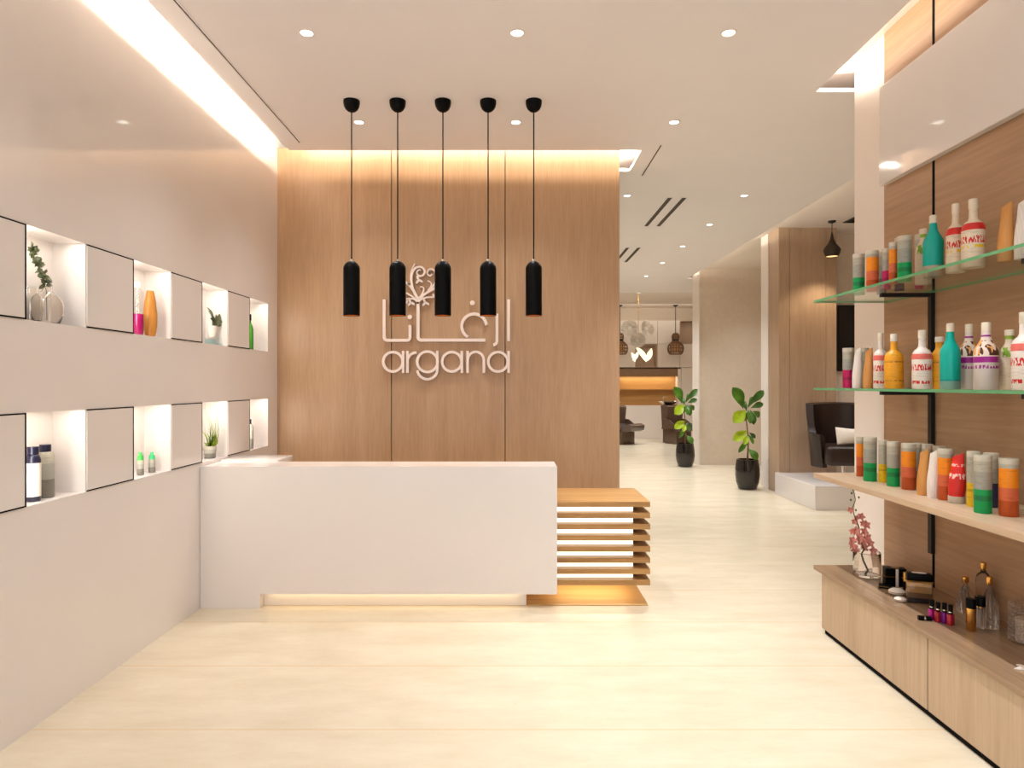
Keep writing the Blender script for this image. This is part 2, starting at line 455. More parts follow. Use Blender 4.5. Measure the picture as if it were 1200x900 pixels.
# ------------------------------------------------------------------ pendants over the desk
def make_pendant(label):
    t = thing('pendant_lamp', label, 'pendant lamp', (0, 4.73, ZC), 0, 'black pendants over the desk')
    MB().lathe([(.058,-.0005),(.058,-.018),(.054,-.04),(.044,-.06),(.028,-.074),(.008,-.081)], seg=32).build('canopy', M['black'], t, 50)
    MB().tube([(0,0,-.08),(0,0,-1.14)], .0045, 8).build('cord', M['black'], t, 60)
    zt = -1.143; r = .0587
    prof = [(.004,zt)]+[(r*math.sin(a), zt-r*(1-math.cos(a))) for a in [PI/2*i/8 for i in range(1, 9)]]+[(r,zt-.2),(r,-1.533)]
    shade_ = MB().lathe(prof+[(r-.004,-1.533),(r-.004,-1.30)], seg=40, cap1=False).build('shade', M['black'], t, 40)
    MB().lathe([(r-.006,-1.531),(r-.006,-1.28),(.01,-1.25)], seg=32, cap0=False).build('lining', M['copper'], shade_, 40)
    MB().sphere((0,0,-1.46), .028).build('bulb', M['warmglow'], t, 60)
    MB().lathe([(.012,zt+.012),(.014,zt-.004)], seg=16).build('collar', M['chrome'], t, 50)
    return t
plabels = ['black tube pendant lamp, leftmost of the five over the desk', 'black tube pendant lamp just left of the sign tree, second from the left',
           'black tube pendant lamp just right of the sign tree, middle of the five', 'black tube pendant lamp in front of the sign, fourth from the left', 'black tube pendant lamp, rightmost of the five over the desk']
p0 = make_pendant(plabels[0])
for i, px in enumerate((412, 466, 519, 572, 625.5)):
    t = p0 if i == 0 else copy_tree(p0)
    t['label'] = plabels[i]; t.location.x = wx(px, 4.73)
    l = bpy.data.lights.new('pendant_glow', 'SPOT'); l.energy = 6; l.color = (1,.72,.42); l.spot_size = 1.9; l.spot_blend = .8; l.shadow_soft_size = .02
    lo = bpy.data.objects.new('pendant_glow', l); C.objects.link(lo); lo.location = (t.location.x, 4.73, 1.995)

# ------------------------------------------------------------------ sign
SY = YB-.03
def sx(zx): return wx(400+.2*zx, SY)
def sz(zy): return wz(290+.2*zy, SY)
K = .2*SY/F        # metres per zoomed px
sg = thing('wall_sign', 'champagne raised letter sign with a curly tree on the oak wall', 'sign', (0,0,0))
def stroke(name, polys, w=15):
    m = MB()
    for iq, pl_ in enumerate(polys):
        closed = False; ww = w
        if isinstance(pl_, dict): closed = pl_.get('closed', False); ww = pl_.get('w', w); pl_ = pl_['p']
        ww2 = [x*K for x in ww] if isinstance(ww, (list, tuple)) else ww*K
        m.ribbon([(sx(a), sz(b_)) for a, b_ in pl_], ww2, SY-.012-.0007*iq, YB-.002-.0003*iq, closed)
    return m.build(name, M['sign'], sg)
def zarc(cx, cy, r, a0, a1, n=16, ry=None):       # zoom-space arc; angles counter-clockwise on screen
    ry = ry or r
    return [(cx+r*math.cos(math.radians(a0+(a1-a0)*i/n)), cy-ry*math.sin(math.radians(a0+(a1-a0)*i/n))) for i in range(n+1)]
def disc(name, cx, cy, r):
    m = MB(); n = 20
    m.loft([[(sx(cx)+r*K*math.cos(2*PI*i/n), y, sz(cy)+r*K*math.sin(2*PI*i/n)) for i in range(n)] for y in (SY-.012, YB-.002)])
    return m.build(name, M['sign'], sg)
stroke('letter', [[(252,305),(252,525)]+zarc(270,526,18,180,270,5)+zarc(385,526,18,270,360,5)+[(403,455)]], 17)
disc('dot', 402, 408, 13)
stroke('letter', [[(450,320)]+zarc(468,525,18,180,270,5)+[(845,543)]], 18)
stroke('letter', [zarc(778,462,72,5,215,26)+zarc(778,462,72,220,240,3)], 17)
disc('dot', 768, 325, 14)
stroke('letter', [[(912,388)]+zarc(890,548,22,0,-90,7)], 16)
stroke('letter', [[(980,305),(980,549)]], 17)
# latin letters
for cx, st in ((303,363),(648,706),(918,980)):
    stroke('letter', [{'p': zarc(cx,670,57,0,360,36)[:-1], 'closed': True}, [(st,606),(st,735)]], 15)
stroke('letter', [[(388,606),(388,735)], zarc(440,668,52,180,88,12)], 15)
stroke('letter', [{'p': zarc(505,670,60,0,360,36)[:-1], 'closed': True}, [(563,606),(563,715)]+zarc(505,715,58,0,-175,18,ry=57)], 15)
stroke('letter', [[(740,606),(740,735)], zarc(788,660,47,180,0,18,ry=48)+[(835,735)]], 15)
# tree crown
def spiral(cx, cy, r0, r1, a0, a1, n=26): 
    return [(cx+(r0+(r1-r0)*i/n)*math.cos(math.radians(a0+(a1-a0)*i/n)), cy-(r0+(r1-r0)*i/n)*math.sin(math.radians(a0+(a1-a0)*i/n))) for i in range(n+1)]
def bez(p, n=14):
    out = []
    for i in range(n+1):
        t = i/n; a = [Vector(q) for q in p]
        while len(a) > 1: a = [a[j].lerp(a[j+1], t) for j in range(len(a)-1)]
        out.append(tuple(a[0]))
    return out
tap = lambda n, a, b_: [a+(b_-a)*i/(n-1) for i in range(n)]
crown = []
def br(p, a=13, b_=8): crown.append({'p': p, 'w': tap(len(p), a, b_)})
br(bez([(450,330),(448,290),(420,240),(375,200)]), 17, 10)
br(bez([(445,290),(415,235),(385,170),(432,95)]), 13, 7)
br(bez([(448,300),(400,235),(395,120),(455,115)])+spiral(462,146,32,12,95,-290)[1:], 14, 8)
br(bez([(452,300),(500,260),(540,250),(562,228)]), 14, 9)
br(bez([(455,310),(480,275),(560,235),(560,170)])+spiral(523,152,30,10,-20,330)[1:], 12, 8)
br(bez([(470,280),(490,250),(488,225),(462,232)], 12), 9, 6)
br(bez([(510,252),(530,230),(540,205),(506,196)], 12), 9, 6)
br(bez([(452,318),(490,285),(520,295),(545,290)], 12), 11, 6)
br(bez([(445,320),(420,280),(390,275),(372,262)], 12), 11, 6)
br(bez([(448,318),(425,295),(395,300),(375,305)], 12), 9, 6)
stroke('tree_branches', crown)
m = MB()
def sleaf(cx, cy, r, a):
    n = 10
    pts = []
    for i in range(n):
        t = 2*PI*i/n; x = r*math.cos(t); y = r*.5*math.sin(t)
        pts.append((sx(cx+x*math.cos(a)-y*math.sin(a)), sz(cy+x*math.sin(a)+y*math.cos(a))))
    m.loft([[(x, y, z) for x, z in pts] for y in (SY-.012, YB-.002)])
for cx, cy in ((455,190),(408,322),(492,322)):
    for a in (0.5, 2.2, 4.2): sleaf(cx+13*math.cos(a), cy+13*math.sin(a), 14, a)
sleaf(540,282,12,1.4); sleaf(395,215,10,1.0); sleaf(385,320,12,2)
m.build('tree_leaves', M['sign'], sg)

# ------------------------------------------------------------------ shelves on the right wall
YS1 = 4.09
XS = 1.86
ZG1, ZG2, ZW, ZCT = 2.013, 1.476, .953, .384
def glass_shelf(z, label):
    m = MB(); m.box(XS, XR-.016, Y0+.3, YS1, z-.013, z)
    o = m.build('glass_shelf', [M['shelf_glass'], M['glass_edge']])
    for p in o.data.polygons:
        if abs(p.normal.z) < .5: p.material_index = 1
    tag(o, label, 'shelf', 'glass shelves on the right wall')
glass_shelf(ZG1, 'upper green edged glass shelf with teal and cream bottles')
glass_shelf(ZG2, 'lower green edged glass shelf at eye level, holding the yellow bottles')
tag(MB().box(XS, XR-.016, Y0+.3, YS1, ZW-.03, ZW, bevel=.002).build('wooden_shelf', M['oak_shelf']), 'oak shelf board below the glass shelves, lined with tubes', 'shelf')
for i, y in enumerate((3.643, 2.626)):
    t = thing('shelf_bracket', ['black metal shelf upright behind the teal bottles', 'black metal shelf bracket at the right edge of the picture'][i], 'bracket', (XR-.015, y, 0))
    MB().box(-.022, 0, -.015, .015, .57, ZW-.031, bevel=.001).build('upright', M['blackmetal'], t)
    for za, zc in ((ZW+.001, ZG2-.014), (ZG2+.001, ZG1-.014)): MB().box(-.022, 0, -.015, .015, za, zc, bevel=.001).build('upright', M['blackmetal'], t)
    for z in (ZG1-.014, ZG2-.014):
        MB().box(-.29, -.0225, -.012, .012, z-.022, z, bevel=.001).build('arm', M['blackmetal'], t)

# low cabinet
cb = thing('low_cabinet', 'long low oak display cabinet along the right wall', 'cabinet', (0,0,0))
MB().box(1.89, XR-.017, Y0+.3, 4.0, .03, ZCT-.0255).build('body', M['oak_cab'], cb)
dj = [4.01, 2.985, 1.96, .93, Y0+.3]
for i in range(4):
    MB().box(1.871, 1.8895, dj[i+1]+.004, dj[i]-.004, .03, ZCT-.03, bevel=.0015).build('drawer_front', M['oak_cab'], cb)
MB().box(XS, XR-.016, Y0+.3, YS1, ZCT-.025, ZCT, bevel=.0015).build('countertop', M['oak_top'], cb)
MB().box(1.882, XR-.02, Y0+.3, 3.985, .001, .0295).build('toe_kick', M['gap'], cb)

# ------------------------------------------------------------------ products
G = {k: lin(*v) for k, v in dict(grey=(176,170,154), grey2=(158,156,146), green=(0,158,84), green2=(20,125,72), orange=(240,140,22), orange2=(214,104,66),
     rust=(186,78,28), pink=(188,20,92), pink2=(150,14,76), yellow=(230,188,24), amber=(232,162,36), navy=(40,46,86), teal=(0,166,152), teal2=(0,140,132),
     cream=(226,208,184), white=(232,220,210), red=(206,40,34), silver=(200,192,182), lid=(198,188,170), tan=(206,144,74), purple=(150,30,130), brown=(80,44,36),
     salmon=(226,110,100), limeg=(150,190,60)).items()}
M['t_green'] = bands('green_tin', [(0,G['green']),(.24,G['green2']),(.34,G['green']),(.46,G['grey2']),(.8,G['grey'])])
M['t_orange'] = bands('orange_tin', [(0,G['rust']),(.3,G['orange2']),(.55,G['orange']),(.92,G['grey'])])
M['t_pink'] = bands('pink_tin', [(0,G['pink']),(.22,G['pink2']),(.3,G['pink']),(.5,G['grey2']),(.8,G['grey'])])
M['t_yellow'] = bands('yellow_tin', [(0,G['yellow']),(.3,lin(200,160,30)),(.36,G['yellow']),(.48,G['grey'])])
M['t_navy'] = bands('navy_tin', [(0,G['navy']),(.5,G['grey2']),(.8,G['grey'])])
M['t_grey'] = bands('grey_tin', [(0,lin(120,116,108)),(.4,G['grey2']),(.75,G['grey'])])
M['t_lid'] = principled('tin_lid', G['lid'], .4)
M['b_red'] = bands('cream_red_band', [(0,G['cream']),(.62,G['red']),(.74,G['cream'])], text=[(.40,.52,G['red'],14),(.32,.37,lin(226,190,20),8)])
M['b_redw'] = bands('white_red_band', [(0,G['white']),(.58,G['salmon']),(.69,G['white'])], text=[(.36,.48,G['red'],14),(.10,.16,G['red'],8)])
M['b_teal'] = bands('teal_bottle', [(0,lin(120,160,150)),(.14,G['teal2']),(.17,G['teal'])], lines=False, rough=.18)
M['b_tealp'] = bands('teal_plain', [(0,lin(176,160,140)),(.2,G['teal'])], lines=False, rough=.35)
M['b_yel'] = bands('yellow_bottle', [(0,G['amber'])], text=[(.55,.58,lin(150,90,20),22),(.15,.18,lin(150,90,20),22)], lines=True)
M['b_green'] = bands('cream_leaf_bottle', [(0,G['cream']),(.93,G['limeg'])], text=[(.60,.78,lin(130,170,50),5)])
def floral():
    m = bands('floral_bottle', [(0,lin(196,186,178)),(.46,G['purple']),(.56,lin(226,206,190)),(.9,G['purple']),(.93,lin(222,206,200))],
              text=[(.58,.84,G['brown'],4.2),(.60,.88,lin(224,160,90),3.0),(.36,.42,G['purple'],10)], rough=.3, lines=False)
    return m
M['b_floral'] = floral()
M['cap_w'] = principled('cream_cap', lin(226,212,190), .4)
M['cap_y'] = principled('ivory_cap', lin(232,222,206), .35)
M['sq_tan'] = wood('kraft_tube', lin(212,152,84), lin(188,124,60), 'z', .5, 30)
def ribbed():
    m = principled('ribbed_white', G['white'], .45)
    tc = N(m, 'ShaderNodeTexCoord'); wv = N(m, 'ShaderNodeTexWave'); wv.wave_type = 'BANDS'; wv.bands_direction = 'DIAGONAL'
    wv.inputs['Scale'].default_value = 5; mp = N(m, 'ShaderNodeMapping'); mp.inputs['Scale'].default_value = (1,1,0)
    L(m, tc.outputs['Generated'], mp.inputs[0]); L(m, mp.outputs[0], wv.inputs[0])
    b = N(m, 'ShaderNodeBump'); b.inputs['Strength'].default_value = .5; b.inputs['Distance'].default_value = .003
    L(m, wv.outputs['Fac'], b.inputs['Height']); L(m, b.outputs[0], P(m).inputs['Normal']); return m
M['sq_white'] = ribbed()
M['sq_red'] = bands('red_squeeze', [(0,G['red']),(.45,lin(220,90,80)),(.5,lin(226,40,34))], text=[(.4,.52,lin(240,200,190),9),(.68,.74,lin(240,190,180),12)])
M['sq_cap'] = principled('grey_squeeze_cap', lin(190,180,166), .4)

def tin(loc, r, h, mat, label, group):
    t = thing('product_tin', label, 'tin', loc, random.uniform(0, 6), group)
    MB().lathe([(r*.97,0),(r,.002),(r,h*.9)], seg=28).build('body', M[mat], t, 50)
    MB().lathe([(r*1.02,h*.9+.0003),(r*1.02,h-.002),(r*.98,h)], seg=28).build('lid', M['t_lid'], t, 50)
def bottle(loc, r, h, mat, label, group, cap='cap_w', shape='rum', rz=0):
    t = thing('bottle', label, 'bottle', loc, rz, group)
    if shape == 'rum':
        pr = [(r*.94,0),(r,.004),(r,.56*h),(r*.93,.61*h),(r*.75,.655*h),(r*.48,.69*h),(r*.38,.72*h),(r*.35,.86*h)]
        c = [(r*.40,.8603*h),(r*.40,.99*h),(r*.36,h)]
    elif shape == 'wine':
        pr = [(r*.94,0),(r,.004),(r,.56*h),(r*.9,.62*h),(r*.62,.69*h),(r*.42,.76*h),(r*.36,.87*h)]
        c = [(r*.38,.8703*h),(r*.38,.99*h),(r*.34,h)]
    elif shape == 'angle':
        pr = [(r*.94,0),(r,.004),(r,.60*h),(r*.9,.66*h),(r*.5,.76*h),(r*.42,.80*h),(r*.42,.90*h)]
        c = [(r*.5,.9003*h),(r*.5,.99*h),(r*.46,h)]
    elif shape == 'round':
        pr = [(r*.94,0),(r,.004),(r,.66*h),(r*.92,.82*h),(r*.7,.93*h),(r*.4,.98*h)]
        c = [(r*.3,.9805*h),(r*.3,h)]
    MB().lathe(pr, seg=32).build('body', M[mat], t, 50)
    MB().lathe(c, seg=24).build('cap', M[cap], t, 50)
def squeeze(loc, r, h, mat, label, group, cap=False, rz=0, lean=.1):
    t = thing('squeeze_tube', label, 'tube', loc, rz, group)
    z0 = .14*h if cap else 0
    rings = []
    for i in range(13):
        u = i/12
        a = r*(.92+.14*math.sin(PI*min(1, u*1.5)))*(1-.28*u*u); b_ = r*.85*(1-u**1.6)+.003
        z = z0+(h-z0)*u
        ring = []
        for k in range(24):
            q = 2*PI*k/24
            ring.append((a*math.cos(q)+lean*r*u*2, b_*math.sin(q), z + (u**3)*.10*h*(math.cos(q)*.5)))
        rings.append(ring)
    MB().loft(rings).build('body', M[mat], t, 50)
    if cap: MB().lathe([(r*.98,0),(r,.003),(r,.139*h)], seg=28).build('cap', M['sq_cap'], t, 50)

def spot_(px, w, top, zsh, X=None, base=None):
    if base is not None: Y = (EYE-zsh)*F/(base-450)
    else: Y = X*F/(px-600)
    s = Y/F
    return (wx(px, Y), Y, zsh+.0005), w/2*s, (EYE-(top-450)*s)-zsh
def T(px, w, top, X, mat, lab, z=ZG1, base=None, g='tins on the upper glass shelf'):
    l, r, h = spot_(px, w, top, z, X, base); tin(l, r, h, mat, lab, g)
def B(px, w, top, X, mat, lab, z=ZG1, base=None, g='bottles on the upper glass shelf', **kw):
    l, r, h = spot_(px, w, top, z, X, base); bottle(l, r, h, mat, lab, g, **kw)
def Q(px, w, top, X, mat, lab, z=ZG1, base=None, g='squeeze tubes on the upper glass shelf', **kw):
    l, r, h = spot_(px, w, top, z, X, base); squeeze(l, r, h, mat, lab, g, **kw)

# upper glass shelf
T(1006.4,12.6,298,2.0,'t_green','green and grey tin at the far end of the upper glass shelf')
T(1022.4,13,294,2.0,'t_orange','orange tin second from the far end of the upper glass shelf')
T(1033,10,296,2.12,'t_grey','grey tin mostly hidden behind the pink tin on the upper glass shelf')
T(1038.8,9,291.6,2.03,'t_pink','grey tin with pink base on the upper glass shelf')
T(1046.6,9,284.4,1.96,'t_orange','slim orange tin beside the tall green tin on the upper glass shelf')
T(1054,10,279,2.14,'t_navy','grey and navy tin peeking out behind the tall green tin, upper glass shelf')
T(1060,15,277,1.98,'t_green','tall grey tin with green base, left of the teal bottle on the upper glass shelf')
T(1077,9,275,2.2,'t_pink','grey and pink tin behind the cream bottle on the upper glass shelf')
B(1082,17,268.6,2.12,'b_green','cream bottle with a green neck ring behind the teal bottle on the upper glass shelf', shape='angle')
B(1093.6,21.4,252.6,2.03,'b_tealp','plain matt teal bottle on the upper glass shelf', shape='wine')
B(1120,20,239,None,'b_red','cream bottle with red band, right next to the teal bottle, upper glass shelf', base=319.6)
B(1140.5,24,233.6,None,'b_red','taller cream bottle with red band, beside the kraft tube on the upper glass shelf', base=314)
Q(1178,16,240,None,'sq_tan','kraft coloured squeeze tube on the upper glass shelf', base=307, rz=-.9)
Q(1198,17,235,None,'sq_white','white ribbed squeeze tube at the right end of the upper glass shelf', base=304, rz=-.9)
# eye level glass shelf
g1, g2, g3 = 'tins on the lower glass shelf', 'bottles on the lower glass shelf', 'squeeze tubes on the lower glass shelf'
T(994,12,408,2.0,'t_pink','grey tin with crimson base at the far end of the lower glass shelf', ZG2, g=g1)
Q(1004.6,11.5,409,2.0,'sq_white','white squeeze tube beside the crimson tin on the lower glass shelf', ZG2, g=g3, rz=-.9)
T(1012,11,408,2.17,'t_grey','grey tin behind the two squeeze tubes on the lower glass shelf', ZG2, g=g1)
Q(1017.3,11.5,409.6,2.0,'sq_tan','kraft squeeze tube on the lower glass shelf', ZG2, g=g3, rz=-.9)
B(1023.5,13,426,2.09,'b_teal','short rounded teal bottle on the lower glass shelf', ZG2, g=g2, shape='round')
B(1032,15.5,390.4,2.0,'b_redw','white bottle with pink band, left of the first yellow bottle on the lower glass shelf', ZG2, g=g2)
B(1047.5,19.8,391.4,1.97,'b_yel','broad yellow bottle with long white cap on the lower glass shelf', ZG2, g=g2, cap='cap_y')
B(1080.5,21,387,1.98,'b_redw','white bottle with red band standing alone before the black upright, lower glass shelf', ZG2, g=g2, cap='cap_y')
B(1101,19,395,2.06,'b_yel','smaller yellow bottle half behind the glossy teal bottle', ZG2, g=g2, cap='cap_y', shape='angle')
B(1113.5,21,379,1.97,'b_teal','tall glossy teal bottle on the lower glass shelf', ZG2, g=g2, shape='wine')
B(1135.6,21,380,2.065,'b_floral','purple and brown patterned bottle right next to the glossy teal bottle', ZG2, g=g2, shape='wine')
B(1155.5,25,378,1.96,'b_floral','larger purple and brown patterned bottle, right one of the pair on the lower glass shelf', ZG2, g=g2, shape='wine', rz=.4)
B(1183,20,386.6,2.05,'b_green','cream bottle with green leaf print on the lower glass shelf', ZG2, g=g2, shape='angle')
B(1200,25,366,1.98,'b_redw','white bottle with red band at the right edge of the lower glass shelf', ZG2, g=g2)
# oak shelf
g1, g3 = 'tins on the oak shelf', 'squeeze tubes on the oak shelf'
T(1008.6,9.5,512,None,'t_orange','orange tin at the far end of the oak shelf', ZW, 558, g1)
T(1019.6,14.2,512,None,'t_green','grey and green tin second from the far end of the oak shelf', ZW, 563.5, g1)
T(1035,10,516,None,'t_yellow','grey and yellow tin between two green tins on the oak shelf', ZW, 565, g1)
T(1046.8,13.6,517.6,None,'t_green','grey and green tin just left of the wide orange tin on the oak shelf', ZW, 569.5, g1)
T(1065,15,519.6,None,'t_orange','orange tin left of the kraft squeeze tube on the oak shelf', ZW, 573.5, g1)
T(1076,11,519,2.16,'t_grey','grey tin behind the orange tin and the kraft tube, oak shelf', ZW, None, g1)
Q(1082,14,528,None,'sq_tan','kraft squeeze tube on the oak shelf', ZW, 580, g3, rz=-.9)
T(1087,12,520.6,2.14,'t_grey','grey tin standing behind the kraft squeeze tube, oak shelf', ZW, None, g1)
Q(1093.5,13.5,529,None,'sq_white','white ribbed squeeze tube on the oak shelf', ZW, 583, g3, rz=-.9)
T(1101,14,522.6,2.16,'t_grey','grey tin behind the white ribbed squeeze tube, oak shelf', ZW, None, g1)
T(1108,15.5,526,None,'t_orange','orange tin left of the red squeeze tube on the oak shelf', ZW, 585.5, g1)
Q(1121,17.5,533,None,'sq_red','red squeeze tube standing on its grey cap on the oak shelf', ZW, 589, g3, cap=True, rz=-.9)
T(1141,14,529,None,'t_yellow','yellow and grey tin half behind the large green tin, oak shelf', ZW, 593.5, g1)
T(1151.7,18.2,533.6,2.0,'t_green','large grey and green tin near the right end of the oak shelf', ZW, None, g1)
T(1161.5,15,531,2.13,'t_navy','navy and grey tin behind the large green tin, oak shelf', ZW, None, g1)
T(1182,19.6,537,None,'t_orange','large orange tin at the right end of the oak shelf', ZW, 604.5, g1)

# ------------------------------------------------------------------ things on the low cabinet
def at_counter(px, base, dz=.0006):
    Y = (EYE-ZCT)*F/(base-450); return (wx(px, Y), Y, ZCT+dz)
# orchid in a glass cylinder
vl = at_counter(1015.8, 674)
v = thing('glass_vase', 'smoky glass cylinder vase at the far end of the cabinet', 'vase', vl)
MB().lathe([(.072,0),(.074,.003),(.074,.134),(.0725,.136),(.070,.134),(.070,.014),(.068,.012)], seg=48).build('body', M['solid_glass'], v, 40)
MB().lathe([(.0745,.1365),(.0745,.1385),(.0698,.1385),(.0698,.1365)], seg=48, cap0=False, cap1=False).build('rim', M['smoke'], v, 40)
o = thing('orchid_stem', 'pink orchid stem leaning out of the glass vase', 'flower', vl)
s = vl[1]/F
def oz(zx, zy): return Vector(((960+.2*zx-1015.8)*s, 0, (674-(570+.2*zy))*s))
pts = [oz(268,525)+Vector((0,0,.014)), oz(285,490), oz(258,440), oz(245,400), oz(262,370), oz(240,310), oz(232,240), oz(205,170), oz(195,130), oz(212,80), oz(205,40), oz(195,18)]
sm = []
for a, b_ in zip(pts, pts[1:]): sm += [a, a.lerp(b_, .5)]
MB().tube(sm+[pts[-1]], [.0055]*6+[.004]*8+[.0025]*(len(sm)-13), 8).build('stem', M['greenstem'], o, 60)
fl = [(175,135,.8),(237,172,.9),(205,205,.8),(272,222,1),(205,252,1),(255,262,1),(185,312,1),(225,295,1.1),(285,300,1.1),(262,335,1.1),(212,368,1.1),(298,368,1.1),(295,330,1),(220,185,.7),(250,215,.8),(190,262,.8),(240,320,.9),(270,360,.9),(195,345,.9)]
for i, (zx, zy, k) in enumerate(fl):
    c = oz(zx, zy)+Vector((0, random.uniform(-.025,.025), 0)); k *= .92
    m = MB(); a0 = random.uniform(0, 6); tilt = random.uniform(-.5,.5)
    for j in range(5):
        a = a0+2*PI*j/5
        d = Vector((math.cos(a), -.35+.3*math.sin(a+tilt), math.sin(a)))*.030*k
        m.leaf(c, c+d, .0205*k, (0,-1,0), .1, .45, 7, 'oval')
    m.sphere(c+Vector((0,-.006,0)), .004*k, 8, 6)
    m.build('blossom', M['pink'], o, 60)
for zx, zy in ((185,80),(232,65),(215,140),(190,40)):
    MB().sphere(oz(zx, zy), .005, 8, 6, sc=(1,1,1.5)).build('bud', M['greenstem'], o, 60)

# cosmetics
def cosm(name, label, cat, px, base, rz=0, group=None): return thing(name, label, cat, at_counter(px, base), rz, group)
t = cosm('cosmetics_box', 'black cosmetics box with gold edges and a white stripe, behind the white compacts', 'box', 1049, 686, -.25)
MB().box(-.056,.05,-.03,.03,0,.05,bevel=.002).build('base', M['black'], t); MB().box(-.0565,.0505,-.0305,.0305,.0505,.055).build('band', M['gold'], t)
MB().box(-.056,.05,-.03,.03,.0555,.098,bevel=.003).build('lid', M['black'], t); MB().box(-.006,.008,-.0315,-.0307,0,.098).build('stripe', M['cream'], t)
MB().ell([(.022,.013,.0985),(.022,.013,.1)], seg=24).build('emblem', M['chrome'], t, 40)
t = cosm('compact_case', 'flat black compact case lying by the black cosmetics box', 'compact', 1037, 689, -.5)
MB().box(-.03,.03,-.024,.024,0,.011,bevel=.004).build('case', M['black'], t); MB().box(-.0302,.0302,-.0242,.0242,.0112,.0125).build('hinge_line', M['gold'], t); MB().box(-.03,.03,-.024,.024,.0127,.02,bevel=.003).build('lid', M['black'], t)
t = cosm('lipstick', 'gold cased lipstick between the black box and the amber flacon', 'lipstick', 1061.5, 692)
MB().lathe([(.013,0),(.013,.05)], seg=20).build('case', M['black'], t, 40); MB().lathe([(.0135,.0502),(.0135,.095),(.012,.097)], seg=20).build('cap', M['gold'], t, 40)
M['flacon'] = bands('amber_flacon', [(0,lin(40,34,40)),(.25,lin(96,72,50)),(.5,lin(150,112,70)),(.8,lin(190,146,92))], rough=.08, lines=False, spec=.6)
t = cosm('perfume_flacon', 'wide amber perfume flacon with black lid and white oval', 'perfume bottle', 1077, 706, -.35)
MB().box(-.056,.056,-.026,.026,.001,.108,bevel=.008,seg=3).build('body', M['flacon'], t, 40); MB().box(-.057,.057,-.027,.027,.1085,.114).build('band', M['gold'], t)
MB().box(-.057,.057,-.027,.027,.1145,.15,bevel=.006,seg=3).build('lid', M['black'], t, 40); MB().ell([(.034,.014,.1503),(.034,.014,.152)], seg=28).build('emblem', M['cream'], t, 40)
for px, bs, r, lab in ((1051,697,.041,'larger white oval compact with gold rim in front of the black box'), (1055,705,.029,'small white oval compact with gold rim at the counter front')):
    t = cosm('oval_compact', lab, 'compact', px, bs, -.3, 'white oval compacts')
    MB().ell([(r*.6,r*.4,0),(r*.95,r*.68,r*.18),(r,r*.72,r*.36)], seg=28).build('base', M['cushion'], t, 60)
    MB().ell([(r*1.02,r*.74,r*.362),(r*1.02,r*.74,r*.42)], seg=28).build('rim', M['gold'], t, 40)
    MB().ell([(r,r*.72,r*.422),(r*.9,r*.64,r*.62),(r*.55,r*.38,r*.8),(r*.1,r*.08,r*.85)], seg=28).build('lid', M['cushion'], t, 60)
pol = [('magenta', (170,20,120), 1092, 726), ('red', (150,22,40), 1099.5, 729), ('purple', (120,24,130), 1107, 730), ('crimson', (170,26,52), 1114, 732.5)]
for i, (n_, c_, px, bs) in enumerate(pol):
    t = cosm('nail_polish', n_+' nail polish bottle with black cap, '+['leftmost of the row of four','second of the row of four','third of the row of four','rightmost of the row of four'][i], 'nail polish', px, bs, .3, 'nail polishes on the cabinet')
    mm = principled('polish_'+n_, lin(*c_), .08, coat=.5)
    MB().box(-.0135,.0135,-.011,.011,0,.05,bevel=.003).build('bottle', mm, t, 40)
    MB().lathe([(.0095,.0502),(.0095,.092),(.0085,.094)], seg=16).build('cap', M['black'], t, 40)
    MB().lathe([(.0099,.058),(.0099,.063)], seg=16).build('ring', M['chrome'], t, 40)
t = cosm('polish_cap', 'black cap with silver ring lying before the nail polishes', 'cap', 1083.5, 727, -.25)
def lying(r, x0, x1): 
    m = MB(); m.loft([[(x, r*math.cos(2*PI*i/16), r+r*math.sin(2*PI*i/16)) for i in range(16)] for x in (x0, x1)]); return m
lying(.0105,-.028,-.004).build('tip', M['black'], t, 40); lying(.0107,-.0038,.003).build('ring', M['chrome'], t, 40); lying(.0105,.0032,.028).build('grip', M['black'], t, 40)
for i, (px, bs, r, lab) in enumerate(((1138,739,.0195,'gold tube bottle with black cap in front of the ribbed perfume bottles'), (1148.5,736,.020,'clear tube bottle with black cap beside the gold one'))):
    t = cosm('tube_bottle', lab, 'bottle', px, bs, 0, 'black capped tube bottles on the cabinet')
    MB().lathe([(r*.9,0),(r,.003),(r,.096)], seg=24).build('body', M['gold'] if i == 0 else M['solid_glass'], t, 40)
    MB().lathe([(r*1.02,.0963),(r*1.02,.102)], seg=24).build('ring', M['gold'], t, 40)
    MB().lathe([(r*1.05,.1023),(r*1.05,.143),(r*.95,.146)], seg=24).build('cap', M['black'], t, 40)
